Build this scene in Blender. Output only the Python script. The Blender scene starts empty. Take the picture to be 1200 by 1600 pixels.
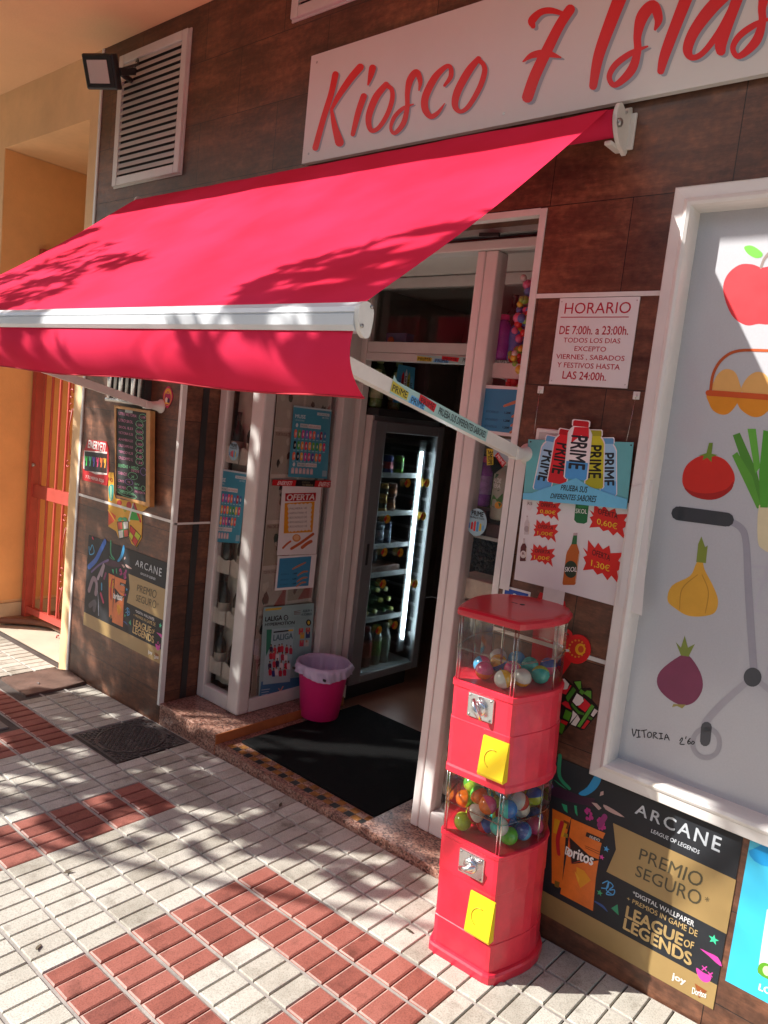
import bpy, bmesh, math, random
from mathutils import Vector, Matrix
from mathutils.geometry import tessellate_polygon
from mathutils import noise as mn_
random.seed(7)
rad = math.radians
scene = bpy.context.scene
COL = scene.collection

# ------------------------------------------------------------------ camera
YAW, PIT, ROL, FPX = 0.704131989, 0.12138962, 0.108311379, 1191.86107
CAM = Vector((0.0, -2.103, 1.55))
_f = Vector((-math.sin(YAW)*math.cos(PIT), math.cos(YAW)*math.cos(PIT), -math.sin(PIT)))
_r = Vector((math.cos(YAW), math.sin(YAW), 0)); _u = _r.cross(_f)
R_ = _r*math.cos(ROL) + _u*math.sin(ROL)
U_ = _u*math.cos(ROL) - _r*math.sin(ROL)
cam = bpy.data.cameras.new('camera'); camo = bpy.data.objects.new('camera', cam); COL.objects.link(camo)
cam.sensor_fit = 'VERTICAL'; cam.sensor_height = 24.0; cam.lens = FPX/1600*24.0
cam.clip_start = 0.02; cam.clip_end = 2000
m3 = Matrix((R_, U_, -_f)).transposed()
camo.matrix_world = Matrix.Translation(CAM) @ m3.to_4x4()
scene.camera = camo

# ------------------------------------------------------------------ sky, sun, exposure
SUN = Vector((1.12, 1.0, -1.0)).normalized()          # the way the light travels
EL = math.asin(-SUN.z); AZ = math.atan2(-SUN.x, -SUN.y)
world = bpy.data.worlds.new("World"); scene.world = world; world.use_nodes = True
nt = world.node_tree; bg = nt.nodes['Background']
sky = nt.nodes.new('ShaderNodeTexSky'); sky.sky_type = 'NISHITA'; sky.sun_disc = False
sky.sun_elevation = EL; sky.sun_rotation = AZ; sky.air_density = 1.0; sky.dust_density = 1.5
nt.links.new(sky.outputs[0], bg.inputs[0]); bg.inputs[1].default_value = 0.10
sl = bpy.data.lights.new('sun', 'SUN'); sl.energy = 4.3; sl.angle = rad(0.53); sl.color = (1.0, 0.965, 0.92)
so = bpy.data.objects.new('sun', sl); COL.objects.link(so)
so.rotation_euler = SUN.to_track_quat('-Z', 'Y').to_euler(); so.location = (-8, -8, 9)
scene.view_settings.view_transform = 'Standard'; scene.view_settings.look = 'None'
scene.view_settings.exposure = 1.12; scene.view_settings.gamma = 1

# ------------------------------------------------------------------ pixel -> point on a real plane
def ray(px, py): return _f*FPX + R_*(px-600) - U_*(py-800)
def F(px, py, y=0.0):
    d = ray(px, py); return CAM + d*((y-CAM.y)/d.y)
def SX(px, py, x):
    d = ray(px, py); return CAM + d*((x-CAM.x)/d.x)
def GZ(x): return 0.028*(x+0.95)                       # the pavement falls a little to the left

# ------------------------------------------------------------------ materials
MATS = {}
def srgb(h):
    c = [int(h[i:i+2], 16)/255 for i in (0, 2, 4)]
    return tuple(v/12.92 if v <= .04045 else ((v+.055)/1.055)**2.4 for v in c)
def mat(name, col, rough=.5, metal=0, var=.0, vscale=8, bump=0, bscale=60, spec=.5, coat=0, emit=0, dirt=None):
    if name in MATS: return MATS[name]
    if isinstance(col, str): col = srgb(col)
    m = bpy.data.materials.new(name); m.use_nodes = True; n = m.node_tree.nodes; l = m.node_tree.links
    b = n['Principled BSDF']; b.inputs['Roughness'].default_value = rough; b.inputs['Metallic'].default_value = metal
    b.inputs['Specular IOR Level'].default_value = spec; b.inputs['Coat Weight'].default_value = coat
    b.inputs['Coat Roughness'].default_value = .08
    b.inputs['Base Color'].default_value = (*col, 1)
    tc = n.new('ShaderNodeTexCoord')
    if var:
        nz = n.new('ShaderNodeTexNoise'); nz.inputs['Scale'].default_value = vscale; nz.inputs['Detail'].default_value = 6
        nz.inputs['Roughness'].default_value = .65
        l.new(tc.outputs['Object'], nz.inputs['Vector'])
        cr = n.new('ShaderNodeValToRGB'); cr.color_ramp.elements[0].position = .3; cr.color_ramp.elements[1].position = .72
        lo = tuple(max(0, c*(1-var)) for c in col); hi = tuple(min(1, c*(1+var*.6)) for c in col)
        if dirt: lo = dirt
        cr.color_ramp.elements[0].color = (*lo, 1); cr.color_ramp.elements[1].color = (*hi, 1)
        l.new(nz.outputs['Fac'], cr.inputs['Fac']); l.new(cr.outputs['Color'], b.inputs['Base Color'])
        mr = n.new('ShaderNodeMapRange'); mr.inputs['To Min'].default_value = max(.03, rough-.1); mr.inputs['To Max'].default_value = min(1, rough+.12)
        l.new(nz.outputs['Fac'], mr.inputs['Value']); l.new(mr.outputs['Result'], b.inputs['Roughness'])
    if bump:
        nb = n.new('ShaderNodeTexNoise'); nb.inputs['Scale'].default_value = bscale; nb.inputs['Detail'].default_value = 4
        l.new(tc.outputs['Object'], nb.inputs['Vector'])
        bp = n.new('ShaderNodeBump'); bp.inputs['Strength'].default_value = bump; bp.inputs['Distance'].default_value = .004
        l.new(nb.outputs['Fac'], bp.inputs['Height']); l.new(bp.outputs['Normal'], b.inputs['Normal'])
    if emit:
        b.inputs['Emission Color'].default_value = (*col, 1); b.inputs['Emission Strength'].default_value = emit
    MATS[name] = m
    return m
def ink(h, rough=.45):                                 # a printed colour
    return mat('ink_'+h, h, rough, var=.06, vscale=25, spec=.4)
def glassmat(name, tint=(1, 1, 1), rough=.03, gloss=1.0):
    if name in MATS: return MATS[name]
    m = bpy.data.materials.new(name); m.use_nodes = True; n = m.node_tree.nodes; l = m.node_tree.links
    n.remove(n['Principled BSDF']); out = n['Material Output']
    t = n.new('ShaderNodeBsdfTransparent'); t.inputs[0].default_value = (*tint, 1)
    g = n.new('ShaderNodeBsdfGlossy'); g.inputs['Roughness'].default_value = rough
    fr = n.new('ShaderNodeFresnel'); fr.inputs[0].default_value = 1.45
    mu = n.new('ShaderNodeMath'); mu.operation = 'MULTIPLY'; mu.inputs[1].default_value = gloss
    mx = n.new('ShaderNodeMixShader')
    l.new(fr.outputs[0], mu.inputs[0]); l.new(mu.outputs[0], mx.inputs[0]); l.new(t.outputs[0], mx.inputs[1]); l.new(g.outputs[0], mx.inputs[2])
    l.new(mx.outputs[0], out.inputs[0]); MATS[name] = m
    return m
def fabricmat():
    m = bpy.data.materials.new('awning_canvas'); m.use_nodes = True; n = m.node_tree.nodes; l = m.node_tree.links
    b = n['Principled BSDF']; b.inputs['Roughness'].default_value = .85; b.inputs['Specular IOR Level'].default_value = .06
    tr = n.new('ShaderNodeBsdfTranslucent'); tr.inputs[0].default_value = (.62, .02, .05, 1)
    mx = n.new('ShaderNodeMixShader'); mx.inputs[0].default_value = .22
    tc = n.new('ShaderNodeTexCoord'); nz = n.new('ShaderNodeTexNoise'); nz.inputs['Scale'].default_value = 3; nz.inputs['Detail'].default_value = 8
    cr = n.new('ShaderNodeValToRGB'); cr.color_ramp.elements[0].color = (.68, .022, .062, 1); cr.color_ramp.elements[1].color = (.78, .034, .098, 1)
    cr.color_ramp.elements[0].position = .35; cr.color_ramp.elements[1].position = .65
    l.new(tc.outputs['Object'], nz.inputs['Vector']); l.new(nz.outputs['Fac'], cr.inputs['Fac']); l.new(cr.outputs['Color'], b.inputs['Base Color'])
    wv = n.new('ShaderNodeTexNoise'); wv.inputs['Scale'].default_value = 300
    l.new(tc.outputs['Object'], wv.inputs['Vector']); bp = n.new('ShaderNodeBump'); bp.inputs['Strength'].default_value = .15; bp.inputs['Distance'].default_value = .002
    l.new(wv.outputs['Fac'], bp.inputs['Height']); l.new(bp.outputs['Normal'], b.inputs['Normal'])
    l.new(b.outputs[0], mx.inputs[1]); l.new(tr.outputs[0], mx.inputs[2]); l.new(mx.outputs[0], n['Material Output'].inputs[0])
    return m
def cladmat():
    m = bpy.data.materials.new('brown_cladding'); m.use_nodes = True; n = m.node_tree.nodes; l = m.node_tree.links
    b = n['Principled BSDF']; b.inputs['Specular IOR Level'].default_value = .5
    g = n.new('ShaderNodeNewGeometry'); sp = n.new('ShaderNodeSeparateXYZ'); l.new(g.outputs['Position'], sp.inputs[0])
    ad = n.new('ShaderNodeMath'); l.new(sp.outputs['X'], ad.inputs[0]); l.new(sp.outputs['Y'], ad.inputs[1])
    cb = n.new('ShaderNodeCombineXYZ'); l.new(ad.outputs[0], cb.inputs['X']); l.new(sp.outputs['Z'], cb.inputs['Y'])
    mp = n.new('ShaderNodeMapping'); mp.inputs['Location'].default_value = (.20, -1.972+.268*8, 0); l.new(cb.outputs[0], mp.inputs['Vector'])
    br = n.new('ShaderNodeTexBrick'); br.offset = .5; br.inputs['Scale'].default_value = 1; br.inputs['Brick Width'].default_value = .53
    br.inputs['Row Height'].default_value = .268; br.inputs['Mortar Size'].default_value = .0014; br.inputs['Mortar Smooth'].default_value = .2
    br.inputs['Color1'].default_value = (.80, .80, .80, 1); br.inputs['Color2'].default_value = (1.18, 1.15, 1.12, 1); br.inputs['Mortar'].default_value = (.1, .1, .1, 1)
    l.new(mp.outputs[0], br.inputs['Vector'])
    m2 = n.new('ShaderNodeMapping'); m2.inputs['Scale'].default_value = (2.1, 9, 1); l.new(cb.outputs[0], m2.inputs['Vector'])
    n1 = n.new('ShaderNodeTexNoise'); n1.inputs['Scale'].default_value = 1.6; n1.inputs['Detail'].default_value = 12; n1.inputs['Roughness'].default_value = .78
    l.new(m2.outputs[0], n1.inputs['Vector'])
    cr = n.new('ShaderNodeValToRGB'); e = cr.color_ramp.elements
    e[0].position = .28; e[0].color = (.040, .020, .013, 1); e[1].position = .80; e[1].color = (.34, .195, .125, 1)
    x = e.new(.48); x.color = (.105, .050, .032, 1); x = e.new(.62); x.color = (.185, .088, .052, 1)
    l.new(n1.outputs['Fac'], cr.inputs['Fac'])
    n3 = n.new('ShaderNodeTexNoise'); n3.inputs['Scale'].default_value = 45; n3.inputs['Detail'].default_value = 5; l.new(cb.outputs[0], n3.inputs['Vector'])
    c3 = n.new('ShaderNodeValToRGB'); c3.color_ramp.elements[0].color = (.78, .78, .78, 1); c3.color_ramp.elements[1].color = (1.18, 1.16, 1.14, 1)
    c3.color_ramp.elements[0].position = .35; c3.color_ramp.elements[1].position = .68; l.new(n3.outputs['Fac'], c3.inputs['Fac'])
    x1 = n.new('ShaderNodeMix'); x1.data_type = 'RGBA'; x1.blend_type = 'MULTIPLY'; x1.inputs[0].default_value = 1
    l.new(cr.outputs['Color'], x1.inputs[6]); l.new(c3.outputs['Color'], x1.inputs[7])
    x2 = n.new('ShaderNodeMix'); x2.data_type = 'RGBA'; x2.blend_type = 'MULTIPLY'; x2.inputs[0].default_value = 1
    l.new(x1.outputs[2], x2.inputs[6]); l.new(br.outputs['Color'], x2.inputs[7]); n7 = n.new('ShaderNodeTexNoise'); n7.inputs['Scale'].default_value = 3.2; n7.inputs['Detail'].default_value = 10; n7.inputs['Roughness'].default_value = .72; l.new(cb.outputs[0], n7.inputs['Vector'])
    c7 = n.new('ShaderNodeValToRGB'); c7.color_ramp.elements[0].color = (.55, .50, .48, 1); c7.color_ramp.elements[1].color = (1.55, 1.28, 1.05, 1); c7.color_ramp.elements[0].position = .36; c7.color_ramp.elements[1].position = .66; l.new(n7.outputs['Fac'], c7.inputs['Fac'])
    x7 = n.new('ShaderNodeMix'); x7.data_type = 'RGBA'; x7.blend_type = 'MULTIPLY'; x7.inputs[0].default_value = .85
    l.new(x2.outputs[2], x7.inputs[6]); l.new(c7.outputs['Color'], x7.inputs[7]); l.new(x7.outputs[2], b.inputs['Base Color'])
    mr = n.new('ShaderNodeMapRange'); mr.inputs['To Min'].default_value = .28; mr.inputs['To Max'].default_value = .6; l.new(n3.outputs['Fac'], mr.inputs['Value']); l.new(mr.outputs[0], b.inputs['Roughness'])
    iv = n.new('ShaderNodeMath'); iv.operation = 'SUBTRACT'; iv.inputs[0].default_value = 1; l.new(br.outputs['Fac'], iv.inputs[1])
    bp = n.new('ShaderNodeBump'); bp.inputs['Strength'].default_value = .5; bp.inputs['Distance'].default_value = .003; l.new(iv.outputs[0], bp.inputs['Height'])
    b2 = n.new('ShaderNodeBump'); b2.inputs['Strength'].default_value = .12; b2.inputs['Distance'].default_value = .003; l.new(n3.outputs['Fac'], b2.inputs['Height']); l.new(bp.outputs['Normal'], b2.inputs['Normal'])
    l.new(b2.outputs['Normal'], b.inputs['Normal'])
    return m
def tilemat(name, c0, c1, c2):                          # paving bars: every bar its own tone, grain and stains
    m = bpy.data.materials.new(name); m.use_nodes = True; n = m.node_tree.nodes; l = m.node_tree.links
    b = n['Principled BSDF']; b.inputs['Roughness'].default_value = .75; b.inputs['Specular IOR Level'].default_value = .35
    tc = n.new('ShaderNodeTexCoord')
    at = n.new('ShaderNodeAttribute'); at.attribute_name = 'tone'
    n1 = n.new('ShaderNodeTexNoise'); n1.inputs['Scale'].default_value = 5; n1.inputs['Detail'].default_value = 10; n1.inputs['Roughness'].default_value = .7
    l.new(tc.outputs['Object'], n1.inputs['Vector'])
    ad = n.new('ShaderNodeMath'); ad.operation = 'MULTIPLY_ADD'; ad.inputs[1].default_value = .36; l.new(at.outputs['Fac'], ad.inputs[0]); l.new(n1.outputs['Fac'], ad.inputs[2])
    cr = n.new('ShaderNodeValToRGB'); e = cr.color_ramp.elements; e[0].position = .34; e[0].color = (*c0, 1); e[1].position = .90; e[1].color = (*c2, 1)
    x = e.new(.60); x.color = (*c1, 1); l.new(ad.outputs[0], cr.inputs['Fac'])
    n2 = n.new('ShaderNodeTexNoise'); n2.inputs['Scale'].default_value = 260; n2.inputs['Detail'].default_value = 3; l.new(tc.outputs['Object'], n2.inputs['Vector'])
    c3 = n.new('ShaderNodeValToRGB'); c3.color_ramp.elements[0].color = (.62, .6, .58, 1); c3.color_ramp.elements[1].color = (1.12, 1.12, 1.12, 1)
    c3.color_ramp.elements[0].position = .28; c3.color_ramp.elements[1].position = .55; l.new(n2.outputs['Fac'], c3.inputs['Fac'])
    x1 = n.new('ShaderNodeMix'); x1.data_type = 'RGBA'; x1.blend_type = 'MULTIPLY'; x1.inputs[0].default_value = .8
    l.new(cr.outputs['Color'], x1.inputs[6]); l.new(c3.outputs['Color'], x1.inputs[7])
    n4 = n.new('ShaderNodeTexNoise'); n4.inputs['Scale'].default_value = 11; n4.inputs['Detail'].default_value = 7; n4.inputs['Roughness'].default_value = .6; l.new(tc.outputs['Object'], n4.inputs['Vector'])
    c4 = n.new('ShaderNodeValToRGB'); c4.color_ramp.elements[0].color = (1, 1, 1, 1); c4.color_ramp.elements[1].color = (.50, .47, .44, 1); c4.color_ramp.elements[0].position = .57; c4.color_ramp.elements[1].position = .72; l.new(n4.outputs['Fac'], c4.inputs['Fac'])
    x5 = n.new('ShaderNodeMix'); x5.data_type = 'RGBA'; x5.blend_type = 'MULTIPLY'; x5.inputs[0].default_value = .8
    l.new(x1.outputs[2], x5.inputs[6]); l.new(c4.outputs['Color'], x5.inputs[7]); l.new(x5.outputs[2], b.inputs['Base Color'])
    bp = n.new('ShaderNodeBump'); bp.inputs['Strength'].default_value = .25; bp.inputs['Distance'].default_value = .002; l.new(n2.outputs['Fac'], bp.inputs['Height']); l.new(bp.outputs['Normal'], b.inputs['Normal'])
    return m
def granitemat():
    m = bpy.data.materials.new('pink_granite'); m.use_nodes = True; n = m.node_tree.nodes; l = m.node_tree.links
    b = n['Principled BSDF']; b.inputs['Roughness'].default_value = .3
    tc = n.new('ShaderNodeTexCoord'); v = n.new('ShaderNodeTexVoronoi'); v.inputs['Scale'].default_value = 150; l.new(tc.outputs['Object'], v.inputs['Vector'])
    cr = n.new('ShaderNodeValToRGB'); e = cr.color_ramp.elements; e[0].color = (.05, .03, .025, 1); e[1].color = (.42, .27, .21, 1)
    x = e.new(.35); x.color = (.22, .10, .07, 1); x = e.new(.6); x.color = (.33, .17, .12, 1)
    sp = n.new('ShaderNodeSeparateColor'); l.new(v.outputs['Color'], sp.inputs[0]); l.new(sp.outputs[0], cr.inputs['Fac']); l.new(cr.outputs['Color'], b.inputs['Base Color'])
    return m
FAB = fabricmat(); CLAD = cladmat(); GRAN = granitemat()
CREAM = tilemat('cream_paving', (.27, .245, .195), (.42, .392, .33), (.53, .505, .44))
REDT = tilemat('red_paving', (.16, .048, .036), (.265, .082, .058), (.34, .12, .09))
GROUT = mat('paving_joint', (.085, .065, .055), .9, var=.4, vscale=14, bump=.3)
GROUTL = mat('paving_grout', (.34, .31, .275), .9, var=.35, vscale=9, bump=.4)
REDE = mat('red_tile_edge', (.42, .27, .225), .85, var=.35, vscale=20)
ALU = mat('grey_white_frame', (.62, .60, .56), .38, var=.10, vscale=6, spec=.5)
ALUP = mat('white_frame', (.72, .69, .65), .35, var=.08, vscale=5)
TRIM = mat('white_trim', (.72, .70, .66), .4, var=.1, vscale=10)
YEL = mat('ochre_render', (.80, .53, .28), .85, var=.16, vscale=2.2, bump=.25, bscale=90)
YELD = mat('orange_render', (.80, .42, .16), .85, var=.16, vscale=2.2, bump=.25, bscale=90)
CEIL = mat('peach_ceiling', (.80, .50, .28), .9, var=.08, vscale=2, bump=.2, bscale=80)
DARK = mat('dark_interior', (.045, .035, .03), .8, var=.3, vscale=4)
SHOPW = mat('shop_wall_paint', (.46, .40, .35), .8, var=.15, vscale=3)
SHOPC = mat('shop_ceiling_paint', (.84, .81, .75), .8, var=.06, vscale=3)
BLACK = mat('black_rubber', (.004, .004, .004), .8, var=.3, vscale=30, bump=.6, bscale=220, spec=.15)
BLACKP = mat('black_plastic', (.02, .02, .02), .4)
CHROME = mat('chrome_metal', (.72, .72, .72), .22, 1, var=.1, vscale=20)
STEEL = mat('dull_steel', (.45, .44, .42), .4, 1, var=.25, vscale=30)
IRON = mat('cast_iron', (.13, .11, .105), .42, .5, var=.4, vscale=25, bump=.5, bscale=120)
RUST = mat('rusty_plate', (.17, .10, .075), .7, .2, var=.4, vscale=9, bump=.4, bscale=80)
WHITEP = mat('white_plastic', (.74, .72, .67), .4, var=.08, vscale=12)
ARMW = mat('white_lacquer', (.72, .68, .62), .35, var=.10, vscale=9)
BARW = mat('white_lacquer_bar', (.62, .63, .64), .3, var=.04, vscale=7)
MRED = mat('red_moulded_plastic', (.72, .022, .048), .36, var=.20, vscale=13, coat=.15, bump=.10, bscale=55)
MRED2 = mat('red_lid_plastic', (.52, .010, .025), .3, var=.15, vscale=6, coat=.3)
GATE = mat('red_gate_paint', (.46, .065, .045), .45, var=.15, vscale=12)
GLASS = glassmat('window_glass', (.98, .985, .98), .02, .38)
CLEARP = glassmat('clear_acrylic', (.985, .975, .925), .14, .9)
CLEARE = glassmat('acrylic_edge', (.80, .77, .66), .15, 2.5)
PAPER = mat('white_paper', (.74, .71, .70), .6, var=.05, vscale=5)
WOOD = mat('pine_wood', (.50, .25, .08), .5, var=.3, vscale=14)

# ------------------------------------------------------------------ mesh helpers
ORG = {}
def link_mesh(name, verts, faces, fm, mats, parent=None, loc=None, smooth=None):
    """one mesh object from world-space verts; sits under its thing without moving"""
    if parent is not None: org = ORG[parent.name]
    else:
        if loc is None:
            xs = [v[0] for v in verts]; ys = [v[1] for v in verts]; zs = [v[2] for v in verts]
            loc = ((min(xs)+max(xs))/2, (min(ys)+max(ys))/2, min(zs))
        org = Vector(loc)
    me = bpy.data.meshes.new(name)
    me.from_pydata([(v[0]-org[0], v[1]-org[1], v[2]-org[2]) for v in verts], [], faces)
    for m in mats: me.materials.append(m)
    me.polygons.foreach_set('material_index', fm)
    if smooth: me.polygons.foreach_set('use_smooth', smooth)
    me.update()
    o = bpy.data.objects.new(name, me); COL.objects.link(o)
    ORG[o.name] = Vector(org)
    if parent is not None: o.parent = parent
    else: o.location = org
    return o
def thing(name, label, cat, loc=(0, 0, 0), group=None):
    o = bpy.data.objects.new(name, None); o.empty_display_size = .1; COL.objects.link(o); o.location = loc
    ORG[o.name] = Vector(loc); tag(o, label, cat, group); return o
def tag(o, label=None, cat=None, group=None, kind=None):
    if label: o['label'] = label
    if cat: o['category'] = cat
    if group: o['group'] = group
    if kind: o['kind'] = kind
    return o
class MB:
    def __init__(s): s.v = []; s.f = []; s.m = []; s.sm = []; s.mats = []; s.M = None
    def mi(s, m):
        if m not in s.mats: s.mats.append(m)
        return s.mats.index(m)
    def add(s, vs, fs, m, smooth=False):
        b = len(s.v)
        if s.M is not None: vs = [s.M @ Vector(v) for v in vs]
        s.v += [tuple(v) for v in vs]; k = s.mi(m)
        for f in fs: s.f.append([b+i for i in f]); s.m.append(k); s.sm.append(smooth)
    def box(s, x0, x1, y0, y1, z0, z1, m, bev=0):
        if bev <= 0:
            vs = [(x, y, z) for z in (z0, z1) for y in (y0, y1) for x in (x0, x1)]
            s.add(vs, [(0, 2, 3, 1), (4, 5, 7, 6), (0, 1, 5, 4), (2, 6, 7, 3), (0, 4, 6, 2), (1, 3, 7, 5)], m); return
        bm = bmesh.new(); bmesh.ops.create_cube(bm, size=1)
        for v in bm.verts: v.co = Vector(((x0+x1)/2+v.co.x*(x1-x0), (y0+y1)/2+v.co.y*(y1-y0), (z0+z1)/2+v.co.z*(z1-z0)))
        bmesh.ops.bevel(bm, geom=bm.edges[:], offset=bev, segments=2, affect='EDGES', profile=.5)
        s.bm(bm, m)
    def bm(s, bm, m, smooth=False):
        bm.verts.index_update(); s.add([v.co.copy() for v in bm.verts], [[v.index for v in f.verts] for f in bm.faces], m, smooth); bm.free()
    def tube(s, pts, r, m, n=8, cap=True, smooth=True):
        pts = [Vector(p) for p in pts]; rs = r if isinstance(r, (list, tuple)) else [r]*len(pts)
        vs = []; fs = []; up = None
        for i, p in enumerate(pts):
            t = (pts[min(i+1, len(pts)-1)]-pts[max(i-1, 0)]).normalized()
            if up is None: up = Vector((0, 0, 1)) if abs(t.z) < .9 else Vector((1, 0, 0))
            a = t.cross(up).normalized(); up = a.cross(t).normalized()
            for k in range(n):
                an = 2*math.pi*k/n; vs.append(p+(a*math.cos(an)+up*math.sin(an))*rs[i])
        for i in range(len(pts)-1):
            for k in range(n): fs.append((i*n+k, i*n+(k+1) % n, (i+1)*n+(k+1) % n, (i+1)*n+k))
        if cap: fs.append(tuple(range(n-1, -1, -1))); fs.append(tuple(range((len(pts)-1)*n, len(pts)*n)))
        s.add(vs, fs, m, smooth)
    def bar(s, a, b, w, h, m, up=(0, 0, 1)):
        a = Vector(a); b = Vector(b); t = (b-a).normalized(); up = Vector(up); sd = t.cross(up).normalized()*w/2; u2 = sd.cross(t).normalized()*h/2
        vs = [p+x*sd+y*u2 for p in (a, b) for x, y in ((-1, -1), (1, -1), (1, 1), (-1, 1))]
        s.add(vs, [(3, 2, 1, 0), (4, 5, 6, 7), (0, 1, 5, 4), (1, 2, 6, 5), (2, 3, 7, 6), (3, 0, 4, 7)], m)
    def lathe(s, prof, c, m, n=20, ax=None, cap=True, smooth=True, sx=1, sy=1):
        vs = []; fs = []
        for r, z in prof:
            for k in range(n):
                a = 2*math.pi*k/n; vs.append(Vector((r*math.cos(a)*sx, r*math.sin(a)*sy, z)))
        if ax is not None:
            q = Vector((0, 0, 1)).rotation_difference(Vector(ax)); vs = [q @ v for v in vs]
        vs = [v+Vector(c) for v in vs]
        for i in range(len(prof)-1):
            for k in range(n): fs.append((i*n+k, i*n+(k+1) % n, (i+1)*n+(k+1) % n, (i+1)*n+k))
        if cap: fs.append(tuple(range(n-1, -1, -1))); fs.append(tuple(range((len(prof)-1)*n, len(prof)*n)))
        s.add(vs, fs, m, smooth)
    def prism(s, poly, d0, d1, m, axis='z', smooth=False):
        def p3(a, b, d): return {'z': (a, b, d), 'y': (a, d, b), 'x': (d, a, b)}[axis]
        n = len(poly); vs = [p3(a, b, d0) for a, b in poly]+[p3(a, b, d1) for a, b in poly]
        tri = tessellate_polygon([[Vector((a, b, 0)) for a, b in poly]])
        fs = [tuple(t) for t in tri]+[tuple(n+i for i in reversed(t)) for t in tri]
        s.add(vs, fs, m); s.add(vs, [(i, (i+1) % n, n+(i+1) % n, n+i) for i in range(n)], m, smooth)
    def grid(s, fn, nu, nv, m, smooth=True):
        vs = [fn(i/nu, j/nv) for j in range(nv+1) for i in range(nu+1)]
        s.add(vs, [(j*(nu+1)+i, j*(nu+1)+i+1, (j+1)*(nu+1)+i+1, (j+1)*(nu+1)+i) for j in range(nv) for i in range(nu)], m, smooth)
    def sphere(s, c, r, m, n=14, k=9):
        s.lathe([(max(1e-4, r*math.sin(math.pi*i/k)), -r*math.cos(math.pi*i/k)) for i in range(k+1)], c, m, n)
    def build(s, name, parent=None, loc=None): return link_mesh(name, s.v, s.f, s.m, s.mats, parent, loc, s.sm)

FONTC = {}
def text_tris(body, bold=0.0, shear=0.0, sp=1.0):
    key = (body, bold, shear, sp)
    if key not in FONTC:
        c = bpy.data.curves.new('t', 'FONT'); c.body = body; c.offset = bold; c.shear = shear; c.resolution_u = 3; c.space_character = sp
        o = bpy.data.objects.new('t', c); COL.objects.link(o)
        dg = bpy.context.evaluated_depsgraph_get(); me = o.evaluated_get(dg).to_mesh()
        vs = [(v.co.x, v.co.y) for v in me.vertices]; fs = [tuple(p.vertices) for p in me.polygons]
        o.evaluated_get(dg).to_mesh_clear(); bpy.data.objects.remove(o); bpy.data.curves.remove(c)
        FONTC[key] = (vs, fs)
    return FONTC[key]
def smooth_pts(pts, k=5, closed=False):
    n = len(pts); out = []
    rng = range(n if closed else n-1)
    for i in rng:
        P = [pts[(i+j) % n] if closed else pts[min(max(i+j, 0), n-1)] for j in (-1, 0, 1, 2)]
        for q in range(k):
            t = q/k; o = []
            for d in range(len(pts[0])):
                a, b, c, e = (p[d] for p in P)
                o.append(.5*(2*b+(c-a)*t+(2*a-5*b+4*c-e)*t*t+(3*b-a-3*c+e)*t**3))
            out.append(tuple(o))
    if not closed: out.append(tuple(pts[-1]))
    return out
EPS = .00035
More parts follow.
